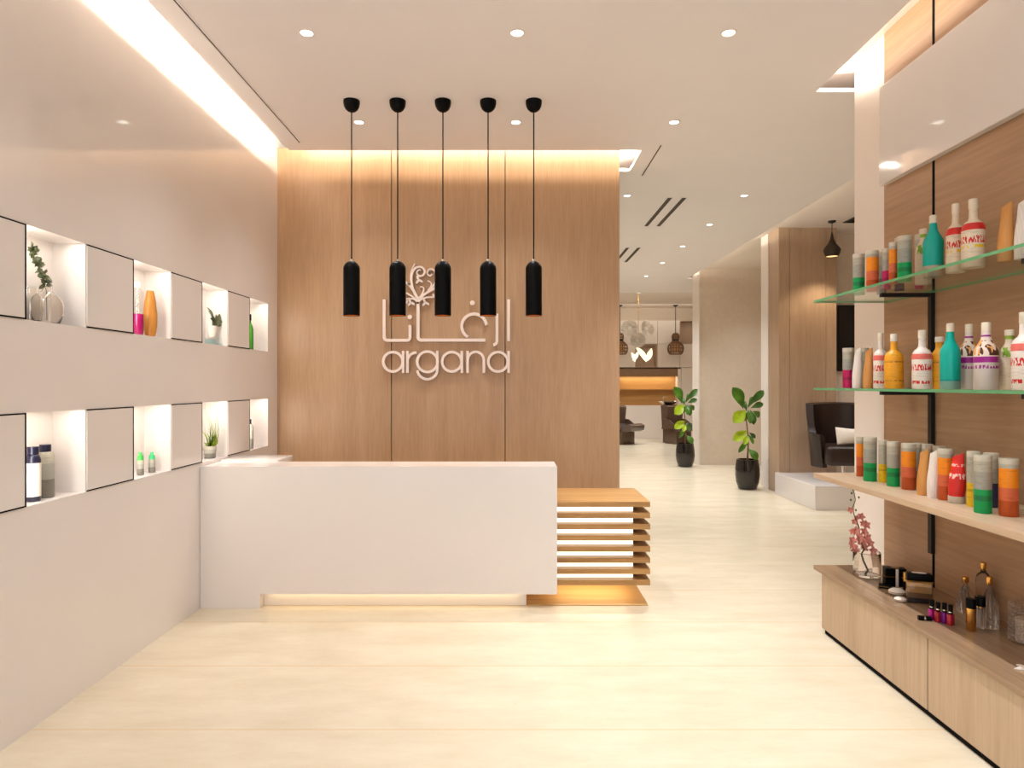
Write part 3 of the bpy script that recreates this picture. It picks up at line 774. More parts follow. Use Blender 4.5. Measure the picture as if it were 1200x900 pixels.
for px, X, top, wd, lab, shp in ((1131.5,2.21,676,19,'ribbed teardrop perfume bottle with gold cap, left of the three','drop'), (1152.5,2.26,659,16,'tallest of the three glass perfume bottles, with gold cap','tall'), (1159.5,2.19,675.6,17.5,'bell shaped ribbed perfume bottle with gold cap, right of the three','bell')):
    Y = X*F/(px-600); s = Y/F; base = 450+(EYE-ZCT)/s; h = (base-top)*s; r = wd/2*s
    t = thing('perfume_bottle', lab, 'perfume bottle', (X, Y, ZCT+.0006), 0, 'ribbed glass perfume bottles')
    if shp == 'drop': pr = [(r*.7,0),(r,.08*h),(r*.98,.25*h),(r*.75,.5*h),(r*.4,.68*h),(r*.22,.76*h),(r*.22,.84*h)]
    elif shp == 'tall': pr = [(r*.8,0),(r*.85,.04*h),(r*.95,.5*h),(r,.66*h),(r*.85,.76*h),(r*.4,.82*h),(r*.3,.86*h)]
    else: pr = [(r*.95,0),(r,.03*h),(r,.42*h),(r*.8,.55*h),(r*.5,.68*h),(r*.26,.76*h),(r*.24,.83*h)]
    fn = (lambda a, z: 1+.06*math.cos(14*a)) if shp != 'tall' else None
    MB().lathe(pr, seg=84 if fn else 32, fn=fn).build('body', M['solid_glass'], t, 60)
    zt = pr[-1][1]
    MB().lathe([(r*.3,zt+.0003),(r*.38,zt+.03*h),(r*.38,h-.01*h),(r*.3,h)], seg=20).build('cap', M['gold'], t, 40)
# candle holder at the right edge
t = thing('candle_holder', 'dark beaded glass candle holder with white candle at the right edge', 'candle holder', (2.225, 2.86, ZCT+.0006))
m = MB()
for j in range(9):
    for i in range(16):
        a = 2*PI*(i+.5*(j % 2))/16
        m.sphere((.062*math.cos(a), .062*math.sin(a), .010+.0185*j), .0105, 8, 6)
m.build('beading', M['smoke'], t, 60)
MB().lathe([(.05,0),(.05,.004)], seg=24).build('base', M['wicker'], t)
MB().lathe([(.044,.0045),(.044,.10),(.04,.103)], seg=24).build('candle', M['cushion'], t, 40)
# starfish
t = MB(); n = 10; cx, cy = wx(1203, 2.59), 2.59
R0 = [(.045 if i % 2 == 0 else .017) for i in range(10)]
t.loft([[(cx+k*R0[i]*math.cos(2*PI*i/10+.5), cy+k*R0[i]*math.sin(2*PI*i/10+.5), ZCT+z) for i in range(10)] for k, z in ((1,.0006),(.95,.005),(.55,.011),(.1,.014))])
tag(t.build('starfish', M['cushion'], None, 60), 'white starfish lying on the cabinet at the right edge', 'starfish')

# ------------------------------------------------------------------ niche contents on the left
def niche_pt(px, z, X):            # depth from the pixel column
    Y = X*F/(px-600); return (X, Y, z+.0008)
ZN1, ZN2 = zb[3], zb[1]
# glass vases with eucalyptus
p = niche_pt(55, ZN1, -2.165)
t = thing('glass_vase', 'round clear glass vase with a thin neck, holding grey green leaves', 'vase', p)
pr = [(.03,0),(.052,.006),(.066,.05),(.068,.09),(.055,.125),(.030,.145),(.018,.16),(.017,.19),(.022,.2)]
MB().lathe(pr+[(r_-.003, max(z_,.006)) for r_, z_ in pr[::-1]], seg=40).build('body', M['solid_glass'], t, 60)
MB().lathe([(.022,.2),(.0235,.203),(.021,.205)], seg=24, cap0=False, cap1=False).build('rim', M['glass'], t, 60)
e = thing('eucalyptus_branch', 'grey green leafy branch standing in the round glass vase', 'branch', p)
st = [Vector((0,0,.03)), Vector((0,-.003,.15)), Vector((0,-.02,.22)), Vector((0,-.06,.27)), Vector((.0,-.095,.31)), Vector((0,-.10,.34))]
MB().tube(st, .002, 6).build('stem', M['euca'], e, 60)
m = MB()
for i in range(80):
    u = random.uniform(.28, 1); k = u*5; a = st[min(4, int(k))].lerp(st[min(5, int(k)+1)], k-int(k))
    d = Vector((random.uniform(-.5,1), random.uniform(-1,1), random.uniform(-.5,.8))).normalized()*random.uniform(.018,.036)
    m.leaf(a, a+d, .02, (1,0,.3), .1, .2, 6, 'oval')
m.build('foliage', M['euca'], e, 60)
p = niche_pt(33, ZN1, -2.15)
t = thing('glass_vase', 'squat clear glass vase tucked behind the first cupboard door edge', 'vase', p)
pr = [(.03,0),(.05,.006),(.058,.06),(.05,.11),(.035,.13),(.033,.15)]
MB().lathe(pr+[(r_-.003, max(z_,.006)) for r_, z_ in pr[::-1]], seg=36).build('body', M['solid_glass'], t, 60)
MB().lathe([(.033,.15),(.035,.152),(.032,.154)], seg=24, cap0=False, cap1=False).build('rim', M['glass'], t, 60)
# amber vase, magenta bottle
p = niche_pt(176, ZN1, -2.15); 
t = MB(); t.ell([(.026,.03,0),(.036,.042,.07),(.036,.044,.14),(.028,.034,.22),(.018,.022,.275),(.014,.017,.272),(.02,.026,.22)], seg=32)
o = t.build('amber_vase', wood('turned_amber_wood', lin(214,150,70), lin(160,96,36), 'z', .35, 40), None, 60); o.location = p
tag(o, 'tall pointed amber wooden vase in the upper wall niche', 'vase')
p = niche_pt(161, ZN1, -2.16)
t = thing('bottle', 'magenta and clear bottle peeking out from behind the second upper cupboard door', 'bottle', p)
MB().lathe([(.03,0),(.032,.003),(.032,.125)], seg=28).build('body', principled('magenta_liquid', lin(150,16,84), .15), t, 40)
MB().lathe([(.032,.1253),(.032,.25),(.02,.275)], seg=28).build('neck', M['glass'], t, 40)
MB().lathe([(.016,.2753),(.016,.31)], seg=20).build('cap', M['cap_y'], t, 40)
# small potted plant on glass stand
p = niche_pt(251, ZN1, -2.165)
t = thing('display_stand', 'small aqua glass display stand under the small potted plant', 'stand', p)
MB().box(-.045,.045,-.085,.085,.0,.014,bevel=.002).build('base', M['teal_glass'], t); MB().box(-.04,.04,-.07,.07,.045,.056,bevel=.002).build('top', M['glass'], t)
for y in (-.06,.06): MB().box(-.035,.035,y-.006,y+.006,.0143,.0447).build('leg', M['teal_glass'], t)
pp = (p[0], p[1]-.035, p[2]+.0565)
t = thing('potted_plant', 'small white pot with drooping leaves on the aqua glass stand', 'plant', pp)
MB().lathe([(.022,0),(.024,.002),(.036,.085),(.033,.085),(.03,.075)], seg=28).build('pot', M['cream'], t, 50)
m = MB()
for a, b_, wd in (((0,0,.08),(0,-.09,.24),.05),((0,0,.08),(.02,-.05,.18),.045),((0,0,.08),(.02,.10,.13),.05),((0,0,.08),(.0,.08,.16),.04),((0,0,.08),(.02,.02,.19),.04),((0,0,.08),(.02,-.08,.15),.04),((0,0,.08),(.03,.06,.20),.045),((0,0,.08),(.03,.03,.13),.05),((0,0,.08),(-.02,-.03,.22),.045),((0,0,.08),(.03,.11,.17),.04)):
    m.leaf(a, b_, wd, (1,0,.5), .15, .25, 8, 'oval')
m.build('leaf_cluster', M['euca'], t, 60)
# green bottle
p = niche_pt(292.2, ZN1, -2.14)
t = thing('bottle', 'green bottle with black cap in the farthest upper niche', 'bottle', p)
MB().lathe([(.03,0),(.032,.003),(.032,.17),(.022,.205),(.014,.22),(.014,.24)], seg=28).build('body', principled('green_liquid', lin(48,110,28), .15), t, 40)
MB().lathe([(.016,.2403),(.016,.29)], seg=20).build('cap', M['black'], t, 40)
# lower row
p = niche_pt(38.5, ZN2, -2.16)
t = thing('bottle', 'navy bottle with cream label in the nearest lower niche', 'bottle', p)
MB().lathe([(.029,0),(.031,.003),(.031,.185),(.026,.205),(.02,.21)], seg=32).build('body', M['cap_dark'], t, 40)
MB().lathe([(.0314,.022),(.0314,.172)], seg=32, cap0=False, cap1=False).build('paper_label', M['cushion'], t, 40)
MB().lathe([(.023,.2103),(.023,.245)], seg=24).build('cap', M['cap_dark'], t, 40)
p = niche_pt(53, ZN2, -2.175)
t = thing('bottle', 'grey bottle with navy cap behind the navy bottle', 'bottle', p)
MB().lathe([(.035,0),(.037,.003),(.037,.195),(.03,.21),(.024,.212)], seg=32).build('body', M['t_grey'], t, 40)
MB().lathe([(.024,.2123),(.024,.245)], seg=24).build('cap', M['cap_dark'], t, 40)
for px, X, h, lab in ((164.5,-2.165,.13,'taller small grey bottle with green cap in the lower niche'), (178,-2.155,.12,'shorter small grey bottle with mint cap in the lower niche')):
    t = thing('bottle', lab, 'bottle', niche_pt(px, ZN2, X), 0, 'small green topped bottles')
    MB().lathe([(.017,0),(.019,.002),(.019,h*.62),(.018,h*.64)], seg=24).build('body', M['t_grey'], t, 40)
    MB().lathe([(.017,h*.6403),(.016,h*.85),(.009,h*.87),(.009,h)], seg=20).build('cap', principled('mint_cap', lin(60,190,120), .3) if h < .125 else principled('green_cap', lin(70,180,80), .3), t, 40)
p = niche_pt(246, ZN2, -2.155)
t = thing('potted_plant', 'bright green grassy plant in a small grey pot in the lower niche', 'plant', p)
MB().lathe([(.034,0),(.036,.002),(.046,.085),(.042,.085),(.04,.075)], seg=28).build('pot', M['t_grey'], t, 50)
m = MB()
for i in range(46):
    a = random.uniform(0, 6.3); q = random.uniform(.01,.075); h = random.uniform(.10,.30) if i < 24 else random.uniform(.03,.14)
    m.leaf((q*.3*math.cos(a), q*.3*math.sin(a), .075), (min(.055, q*.7*math.cos(a)), q*(1.2)*math.sin(a), .08+h), .016 if i < 24 else .03, (1,.2,.3), .1, .2, 7, 'blade' if i < 24 else 'oval')
m.build('grass_tuft', mottled('grass_green', lin(150,176,40), .35, 30, .5), t, 60)
p = niche_pt(292.5, ZN2, -2.14)
t = thing('bottle', 'slim grey bottle peeking out in the farthest lower niche', 'bottle', p)
MB().lathe([(.028,0),(.03,.003),(.03,.17),(.018,.20)], seg=28).build('body', M['t_grey'], t, 40)
MB().lathe([(.014,.2003),(.014,.24)], seg=20).build('cap', M['cap_dark'], t, 40)

# ------------------------------------------------------------------ ceiling fittings
def make_downlight():
    t = thing('downlight', 'x', 'ceiling light', (0,0,ZC), 0, 'recessed ceiling downlights')
    MB().lathe([(.034,.0),(.036,-.006),(.046,-.004),(.047,-.0003)], seg=28, cap0=False, cap1=False).build('trim_ring', M['white'], t, 60)
    MB().lathe([(.034,-.0008),(.034,-.003)], seg=28).build('lens', M['lens'], t, 60)
    return t
dl = make_downlight()
DL = [(-1.18,3.81,'left downlight of the nearest ceiling row'),(.03,3.81,'middle downlight of the nearest ceiling row'),(1.245,3.81,'right downlight of the nearest ceiling row'),
      (-1.18,5.11,'downlight over the left pendants, second ceiling row'),(.03,5.11,'downlight by the rightmost pendant, second ceiling row'),(1.25,5.11,'right downlight of the second ceiling row'),
      (1.234,7.1,'downlight just past the top corner of the oak wall'),(2.486,7.1,'downlight nearest over the passage to the salon, right side'),
      (2.5,8.39,'second downlight along the passage ceiling'),(2.5,9.72,'third downlight along the passage ceiling'),(2.51,11.05,'fourth downlight along the passage ceiling'),(2.51,12.4,'farthest small downlight in the passage ceiling')]
first = True
for x, y, lab in DL:
    t = dl if first else copy_tree(dl)
    first = False
    t.location = (x, y, ZC); t['label'] = lab
def spot(x, y, z, e, size=math.radians(105), blend=1.0, col=(.93,.97,1), rad=.02, aim=None):
    l = bpy.data.lights.new('lamp_or_fill_beam', 'SPOT'); l.energy = e; l.color = col; l.spot_size = size; l.spot_blend = blend; l.shadow_soft_size = rad
    o = bpy.data.objects.new('lamp_or_fill_beam', l); C.objects.link(o); o.location = (x, y, z)
    if aim: o.rotation_euler = (Vector(aim)-o.location).to_track_quat('-Z', 'Y').to_euler()
    return o
EDL = 62
for x, y, _ in DL: spot(x, y, ZC-.012, (EDL*(3.0 if x > 1 else .85)) if y < 7 else 115, math.radians(72) if x > 1 and y < 6 else math.radians(105))
for x in (-1.18,.03,1.245):
    for y in (2.5, 1.2, -.1): spot(x, y, ZC-.012, EDL*(2.5 if x > 1 else .5), math.radians(72) if x > 1 else math.radians(105))  # extra unseen beams carrying the downlight rows on overhead and behind the camera
for x, y in ((0,8.4),(0,11),(1.2,9.7),(1.2,12.4),(2.5,14),(.5,14)): spot(x, y, ZC-.012, 115)  # added beams without fittings, brightening the passage and the space behind the oak wall
for x, y in ((3.1,16.2),(4.3,16.2),(1.6,16.4)): spot(x, y, 3.6, 150)  # added beams without fittings, brightening the far salon
for x, y in ((4.6,7.4),(5.6,8.2),(4.3,11.2),(3.7,10.6)): spot(x, y, 3.6, 70)  # added beams without fittings, mostly fill for the lounge and recess

def vent(x, y0, y1, w, label, name='linear_vent'):
    t = thing(name, label, 'air vent', (x, (y0+y1)/2, ZC), 0, 'linear ceiling air slots')
    h = (y1-y0)/2; f = MB()
    f.box(-w/2-.006, -w/2, -h, h, -.004, -.0003); f.box(w/2, w/2+.006, -h, h, -.004, -.0003); f.box(-w/2-.006, w/2+.006, -h-.006, -h, -.004, -.0003); f.box(-w/2-.006, w/2+.006, h, h+.006, -.004, -.0003)
    f.build('frame', M['ceil'], t)
    MB().box(-w/2, w/2, -h, h, -.002, -.0004).build('opening', M['slot'], t)
vent(-1.775, Y0+.1, 5.546, .010, 'long thin dark air slot in the ceiling along the left wall')
vent(1.26, 5.6, 6.43, .014, 'single short air slot in the ceiling near the oak wall corner')
vent(1.713, 7.18, 8.48, .05, 'left of the nearer pair of ceiling air slots')
vent(1.868, 7.18, 8.48, .05, 'right of the nearer pair of ceiling air slots')
vent(1.713, 9.81, 10.98, .05, 'left of the farther pair of ceiling air slots')
vent(1.88, 9.81, 10.98, .05, 'right of the farther pair of ceiling air slots')
t = thing('ceiling_vent', 'black square ceiling vent above the lounge', 'air vent', (4.8, 8.62, 3.64))
MB().box(-.42,.42,-.16,.16,-.01,-.0005).build('frame', M['blackmetal'], t)
f = MB()
for k in range(5): f.box(-.4,.4,-.13+.056*k,-.115+.056*k,-.016,-.0105)
f.build('grille', M['black'], t)

# ------------------------------------------------------------------ potted fig trees
def make_fig(label):
    t = thing('potted_fig', label, 'plant', (0,0,0), 0, 'fiddle leaf figs in black pots')
    MB().lathe([(.11,0),(.125,.01),(.155,.10),(.168,.2),(.165,.30),(.15,.40),(.148,.425),(.132,.425),(.13,.38)], seg=64, fn=lambda a, z: 1+.012*math.cos(20*a), cap1=False).build('pot', M['pot'], t, 50)
    MB().lathe([(.131,.385),(.131,.39)], seg=32).build('soil', M['soil'], t, 40)
    s = .01239*.1556
    def q(zx, zy, dy=0): return Vector(((zx-237)*s, dy, (838-zy)*s))
    MB().tube([q(236,640), q(240,560), q(243,480), q(236,400), q(228,330), q(216,285)], [.014,.012,.011,.010,.009,.006], 8).build('trunk', M['stem'], t, 60)
    lv = [((205,245),(118,75),.20,'leaf',-.04),((235,225),(368,100),.12,'leaf_d',.05),((262,238),(348,200),.10,'leaf_d',-.03),((225,255),(112,335),.19,'lime',-.10),
          ((240,250),(235,345),.11,'leaf',-.12),((255,250),(272,355),.11,'leaf_d',-.06),((275,262),(330,300),.11,'leaf',.02),((238,240),(300,150),.09,'leaf',.12),((232,262),(205,175),.10,'leaf_d',.10),((248,262),(205,330),.10,'leaf_d',.06),((238,455),(215,520),.08,'leaf_d',.05),((240,430),(270,500),.06,'leaf',-.06),
          ((238,405),(118,470),.15,'lime',-.06),((245,420),(290,458),.07,'leaf_d',-.03),((240,470),(160,560),.08,'leaf',-.05),((238,440),(185,500),.09,'lime',-.12),((240,540),(295,615),.13,'leaf',-.08)]
    for a, b_, wd, mt, dy in lv:
        MB().leaf(q(*a), q(*b_, dy), wd, (.1,-1,.35), .05, .22, 10, 'obovate').build('leaf', M[mt], t, 60)
    return t
f1 = make_fig('potted fiddle leaf fig by the oak lounge wall, nearer of the two')
f1.location = (3.40, 9.55-.15, 0); f1.location = (wx(876,9.48), 9.48, 0)
f2 = copy_tree(f1); f2['label'] = 'potted fiddle leaf fig farther back, in front of the salon chair'
f2.location = (wx(803,12.05), 12.05, 0); f2.rotation_euler.z = .12

# ------------------------------------------------------------------ armchair
ac = thing('armchair', 'black leather wing armchair on the white platform', 'armchair', (4.22, 8.45, .2905), -.12)
n = 40; out, inn = [], []
def plan(u):
    # u 0..1 from left front round the back to right front
    a = math.radians(-35+250*(1-u)); 
    x, y = .44*math.cos(a), .40*math.sin(a)
    return x, y
rings = []
V = 8
for i in range(n+1):
    u = i/n
    x, y = plan(u); k = abs(u-.5)*2
    top = .97-.02*k if k < .62 else .95-(.95-.58)*min(1, ((k-.62)/.2))**.8
    outer = []; inner = []
    for j in range(V+1):
        v_ = j/V; z = .16+(top-.16)*v_; f_ = .86+.14*v_
        outer.append((x*f_, y*f_, z)); inner.append((x*f_*.80, y*f_*.80, z if j < V else z-.02))
    rings.append(outer+inner[::-1])
MB().loft(rings).build('shell', M['leather'], ac, 50)
MB().box(-.30,.30,-.34,.24,.20,.44,bevel=.05,seg=4).build('seat_cushion', M['leather'], ac, 60)
MB().tube([(0,0,.02),(0,0,.18)], .025, 16).build('pedestal', M['chrome'], ac, 50)
MB().lathe([(.2,0),(.2,.01),(.03,.022)], seg=32).build('foot_plate', M['chrome'], ac, 40)
m = MB()
rg = []
for i in range(13):
    u = -1+2*i/12; e_ = (1-abs(u)**4)**.5+.03
    rg.append([(.20*u, .055*e_*math.sin(2*PI*k/20), .115*(.8+.2*abs(u))*math.cos(2*PI*k/20)) for k in range(20)])
m.loft(rg)
pil = m.build('throw_pillow', M['cushion'], None, 60)
pil.location = (4.24, 8.24, .2905+.445+.115); pil.rotation_euler = (-.30, 0, -.1)
tag(pil, 'white throw pillow on the black armchair', 'pillow')

# lounge pendant and screen
lp = thing('pendant_lamp', 'small dark teardrop pendant lamp hanging in the lounge', 'pendant lamp', (wx(975,8.7), 8.7, 3.64))
MB().lathe([(.05,-.0005),(.045,-.02),(.012,-.03)], seg=24).build('canopy', M['blackmetal'], lp, 50)
MB().tube([(0,0,-.03),(0,0,-.16)], .005, 8).build('cord', M['blackmetal'], lp, 60)
MB().lathe([(.008,-.15),(.016,-.19),(.022,-.24),(.05,-.30),(.09,-.35),(.108,-.38),(.100,-.42),(.078,-.47),(.074,-.468),(.09,-.42)], seg=32, cap1=False).build('shade', principled('dark_bronze', lin(70,58,48), .4, .5), lp, 60)
MB().lathe([(.072,-.462),(.072,-.458)], seg=24).build('diffuser', M['warmglow'], lp, 40)
spot(lp.location.x, 8.7, 3.15, 25, 2.0, .6, (1,.8,.55))
sc = thing('wall_screen', 'tall black screen on the lounge wall above the armchair', 'screen', (4.9, 9.45, 2.15))
MB().box(-.28,.45,-.04,-.001,-.47,.47,bevel=.003).build('frame', M['blackmetal'], sc); MB().box(-.265,.435,-.043,-.0405,-.455,.455).build('panel', principled('screen_glass', (.004,.004,.005,1), .1), sc)

# ------------------------------------------------------------------ salon at the far end
ps = .0238
YF = YE
def fx(px): return wx(px, YF)
def fz(py): return wz(py, YF)
gx = [fx(727)-3*.61, fx(727)-.61-.2, fx(742.5)-.0, fx(767.7), fx(793.3), fx(818.8), fx(844)]
gx = [fx(716.5), fx(742), fx(767.7), fx(793.3), fx(818.8)]
gz = [fz(431), fz(403.8), fz(376.7)]
cab_lab = {(0,0):'lower cream cupboard at the left behind the hanging petal lamp', (1,0):'lower open taupe cupboard behind the hanging petal lamp', (2,0):'lower cream cupboard left of the right wicker lamp', (3,0):'lower cream cupboard behind the right wicker lamp',
           (0,1):'upper cream cupboard at the far left behind the petal lamp', (1,1):'upper cream cupboard behind the petal lamp discs', (2,1):'upper cream cupboard between petal lamp and wicker lamp', (3,1):'upper open taupe cupboard beside the right wicker lamp'}
for i in range(4):
    for j in range(2):
        x0, x1, z0, z1 = gx[i]+.004, gx[i+1]-.004, gz[j]+.004, gz[j+1]-.004
        t = thing('salon_cupboard', cab_lab[(i,j)], 'cupboard', ((x0+x1)/2, YF-.001, z0), 0, 'cream salon wall cupboards')
        h = (x1-x0)/2; H = z1-z0
        opened = (i, j) in ((1,0),(3,1))
        c = MB(); c.box(-h,h,-.02,0,0,H); c.box(-h,-h+.018,-.30,-.0201,0,H); c.box(h-.018,h,-.30,-.0201,0,H); c.box(-h+.0181,h-.0181,-.30,-.0201,0,.018); c.box(-h+.0181,h-.0181,-.30,-.0201,H-.018,H)
        c.build('carcass', M['taupe'] if opened else M['cream'], t)
        if not opened: MB().box(-h,h,-.32,-.301,0,H,bevel=.002).build('door', M['cream'], t)
# golden lit niche and low wall
dn = thing('display_niche', 'golden lit display niche above the salon chairs', 'niche', (fx(755.5), YF, fz(475)))
hw = (fx(791)-fx(720))/2; H = fz(432.3)-fz(475)
c = MB(); c.box(-hw,hw,-.03,-.001,0,H); c.build('back_panel', M['gold_niche'], dn)
for a_ in (-hw-.085, hw+.0005): MB().box(a_,a_+.084,-.32,-.001,0,H).build('side_panel', M['cream'], dn)
MB().box(-hw,hw,-.32,-.0301,H-.20,H-.001).build('header', M['header'], dn)
MB().box(-hw,hw,-.20,-.0301,H*.42,H*.42+.03).build('shelf_board', M['gold_niche'], dn)
lw = tag(MB().box(fx(700), fx(830), YF-.33, YF-.001, .001, fz(475)-.001, bevel=.003).build('low_wall_unit', M['cream']), 'cream low wall unit below the golden niche', 'wall unit')
rp = tag(MB().box(fx(795), fx(830), YF-.33, YF-.001, fz(475)+.001, fz(431)-.004, bevel=.003).build('tall_panel', M['cream']), 'cream side panel right of the golden niche', 'panel')

# backwash chairs
def make_wash(label):
    t = thing('wash_chair', label, 'salon chair', (0,0,0), 0, 'backwash chairs in the salon')
    MB().box(-.28,.10,-.28,.28,.001,.40,bevel=.01).build('base', M['brown_leather'], t, 40)
    MB().prism([(-.36,.38),(-.22,.36),(-.16,.92),(-.22,.96),(-.40,.96)], -.29, .29).build('backrest', M['brown_leather'], t, 30)
    MB().prism([(-.22,.50),(-.05,.42),(.15,.45),(.30,.52),(.40,.48),(.38,.36),(.28,.32),(.0,.33),(-.22,.36)], -.28, .28).build('seat', principled('shiny_brown', lin(104,90,84), .15, 0, .8), t, 60)
    for y in (-.33, .29):
        MB().prism([(-.34,.36),(-.30,.62),(-.10,.60),(.05,.50),(.10,.38)], y, y+.04).build('armrest', M['brown_leather'], t, 30)
    MB().ell([(.10,.12,.962),(.20,.22,1.02),(.24,.26,1.06),(.22,.24,1.06),(.16,.18,1.0)], c=(-.42,0,0), seg=28).build('basin', M['chrome'], t, 60)
    MB().box(-.50,-.36,-.10,.10,.001,.961).build('column', M['brown_leather'], t)
    MB().tube([(-.58,0,1.02),(-.58,0,1.16),(-.50,0,1.18)], .012, 8).build('tap', M['chrome'], t, 50)
    return t
w1 = make_wash('brown salon wash chair right behind the farther fig plant')
w1.location = (wx(799,16.6), 16.7, 0); w1.rotation_euler.z = -.95
w2 = copy_tree(w1); w2['label'] = 'brown salon wash chair half hidden by the oak wall'
w2.location = (wx(733,16.5), 16.6, 0); w2.rotation_euler.z = -.8

# wicker lamps
def make_wicker(label):
    t = thing('wicker_lamp', label, 'pendant lamp', (0,0,3.62), 0, 'gourd shaped wicker pendants')
    MB().lathe([(.07,-.0005),(.06,-.03),(.015,-.05)], seg=20).build('canopy', M['blackmetal'], t, 50)
    MB().tube([(0,0,-.05),(0,0,-.78)], .010, 8).build('cord', M['blackmetal'], t, 60)
    pr = [(.05,-.76),(.09,-.80),(.10,-.86),(.085,-.92),(.08,-.97),(.14,-1.02),(.195,-1.08),(.215,-1.16),(.20,-1.25),(.16,-1.32)]
    m = MB()
    for r_, z in pr:
        pts = [(r_*math.cos(2*PI*i/20), r_*math.sin(2*PI*i/20), z) for i in range(21)]
        m.tube(pts, .009, 5)
    for i in range(18):
        a = 2*PI*i/18
        m.tube([(r_*math.cos(a), r_*math.sin(a), z) for r_, z in pr], .009, 5)
    m.build('cage', M['wicker'], t, 60)
    MB().lathe([(.092,-.915),(.092,-.965)], seg=24).build('band', M['blackmetal'], t, 40)
    MB().lathe([(.03,-.98),(.10,-1.06),(.15,-1.16),(.10,-1.28)], seg=20).build('inner_shade', mottled('inner_wicker', lin(196,150,104), .1, 20, .6), t, 60)
    return t
k1 = make_wicker('gourd shaped wicker pendant lamp right of the petal lamp'); k1.location = (wx(791.7,17.8), 17.8, 3.62)
k2 = copy_tree(k1); k2['label'] = 'gourd shaped wicker pendant lamp half hidden by the oak wall'; k2.location = (wx(726.5,17.8), 17.8, 3.62)

# petal lamp
YP = 15.4; s = YP/F*.1222
pt = thing('petal_lamp', 'hanging lamp of large pleated discs and glowing petals', 'pendant lamp', (wx(748,YP), YP, 3.62))
MB().tube([(0,0,-.0005),(0,0,-1.0)], .006, 8).build('cord', M['gold'], pt, 50)
MB().lathe([(.06,-.0005),(.05,-.02)], seg=20).build('canopy', M['white'], pt, 50)
def pz(zx, zy): return Vector(((zx-230)*s, 0, wz(340+.1222*zy, YP)-3.62))
def pdisc(c, r, tilt, mat, ph=0):
    m = MB(); rows = []
    for j in range(5):
        rr = r*j/4
        rows.append([Vector((rr*math.cos(2*PI*i/48), (.02*math.cos(24*2*PI*i/48)-.06)*(j/4), rr*math.sin(2*PI*i/48))) for i in range(48)])
    R_ = Matrix.Rotation(tilt[0], 3, 'Z') @ Matrix.Rotation(tilt[1], 3, 'X')
    rings = [[c+R_ @ p for p in r_] for r_ in rows[1:]]
    back = [[p+R_ @ Vector((0,.012,0)) for p in r_] for r_ in rings[::-1]]
    m.loft(rings+back); return m.build('disc', mat, pt, 50)
pdisc(pz(150,365), .19, (-.4,.1), M['petalglass']); pdisc(pz(305,370), .19, (.5,-.2), M['petalglass'])
pdisc(pz(205,480)+Vector((0,-.2,0)), .18, (.1,.3), M['petalglass'])
for a, b_, wd in (((190,545),(300,690),.13),((345,560),(290,690),.13),((150,600),(190,690),.10),((220,590),(170,680),.09)):
    m = MB(); m.leaf(pz(*a)+Vector((0,-.15,0)), pz(*b_)+Vector((0,-.1,0)), wd, (.2,-1,.2), .0, .5, 8, 'oval'); m.build('petal', M['petal_lit'], pt, 60)

# ------------------------------------------------------------------ lights
def area(name, loc, sx_, sy_, e, rot=None, aim=None, col=(1,.84,.62), spread=PI):
    l = bpy.data.lights.new(name, 'AREA'); l.shape = 'RECTANGLE'; l.size = sx_; l.size_y = sy_; l.energy = e; l.color = col; l.spread = spread
    o = bpy.data.objects.new(name, l); C.objects.link(o); o.location = loc
    if aim: o.rotation_euler = (Vector(aim)-Vector(loc)).to_track_quat('-Z', 'Y').to_euler()
    if rot: o.rotation_euler = rot
    return o
# cove strips: lying on top of the dropped ceiling near its edges
WARM = (1,.92,.78)
def strip_y(x, y0, y1, z, dx, e, col=WARM):      # strip along Y shining towards sign dx
    return area('cove_strip', (x, (y0+y1)/2, z), .03, y1-y0, e, rot=(0, math.radians(-90 if dx < 0 else 90)*-1 if False else (math.radians(100) if dx < 0 else math.radians(-100)), 0), col=col)
strip_y(-1.84, Y0+.1, 5.6, 3.645, -1, 70)
strip_y(2.02, Y0+.1, 4.5, 3.60, 1, 14)
area('cove_strip', (2.22, 4.65, 3.60), .25, .03, .9, rot=(math.radians(-100), 0, 0), col=WARM)
area('cove_strip', (1.0, 6.36, 3.60), .3, .03, 3.0, rot=(math.radians(-100), 0, 0), col=WARM)
strip_y(3.20, 4.7, 12.6, 3.575, 1, 14)
area('cove_strip', (-.45, 5.66, 3.65), 2.9, .03, 13, rot=(math.radians(80), 0, 0), col=WARM)
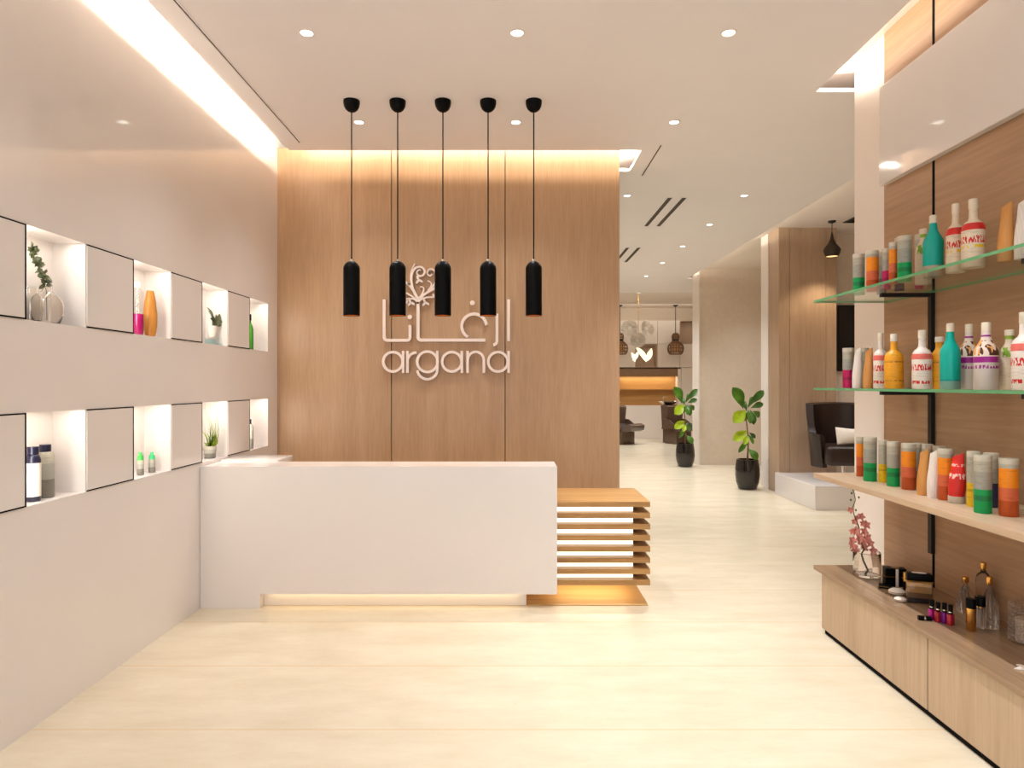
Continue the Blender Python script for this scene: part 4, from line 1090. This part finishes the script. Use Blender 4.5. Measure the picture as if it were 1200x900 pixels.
area('cove_strip', (1.16, 6.02, 3.60), .03, .5, 8, rot=(0, math.radians(100), 0), col=WARM)
area('cove_strip', (3.0, 14.75, 3.56), 5.5, .03, 20, rot=(math.radians(105), 0, 0), col=WARM)
# niche lights
for z in (zb[4], zb[2]):
    for k in range(4):
        y = (yb[2*k+1]+yb[2*k+2])/2
        area('niche_light', (XL-.035, yb[2*k+1]+.012, z-.20), .03, .36, .75, rot=(PI/2,0,0), col=(1,.93,.82))
        area('niche_light', (XL-.03, y, z-.003), .03, .35, .5, rot=(0,0,0), col=(1,.93,.82))
# under desk glow, bench glow
area('desk_glow', (-.8, 4.465, .093), 1.7, .03, .5, rot=(0,0,0), col=(1,.74,.38))
area('bench_glow', (.575, 4.775, .1395), .50, .42, 1.35, rot=(0,0,0), col=(1,.80,.48))
area('niche_glow', (fx(757), YF-.15, fz(432.3)-.21), 1.5, .05, 4.5, rot=(0,0,0), col=(1,.86,.64))
area('wall_wash', (2.6, 17.6, 3.55), 5, .06, 6, aim=(2.6, 18.5, 3.2), col=WARM)

# daylight through the open shop front
W = bpy.data.worlds.new('World'); S.world = W; W.use_nodes = True
bg = W.node_tree.nodes['Background']; bg.inputs[0].default_value = (.88,.94,1,1); bg.inputs[1].default_value = 1.15

# ------------------------------------------------------------------ camera
cam = bpy.data.cameras.new('Camera'); cam.sensor_fit = 'HORIZONTAL'; cam.sensor_width = 36; cam.lens = 36*F/1200
cam.clip_start = .02
co_ = bpy.data.objects.new('Camera', cam); C.objects.link(co_)
co_.location = (0, 0, EYE); co_.rotation_euler = (PI/2, 0, 0)
S.camera = co_
S.view_settings.view_transform = 'Standard'; S.view_settings.look = 'None'; S.view_settings.gamma = 1
S.view_settings.exposure = 0.27
try: S.view_settings.use_curve_mapping = False
except Exception: pass
S.cycles.max_bounces = 10; S.cycles.diffuse_bounces = 6; S.cycles.glossy_bounces = 5; S.cycles.transparent_max_bounces = 24
S.cycles.sample_clamp_indirect = 6
S.cycles.caustics_reflective = False; S.cycles.caustics_refractive = False
S.cycles.use_denoising = True
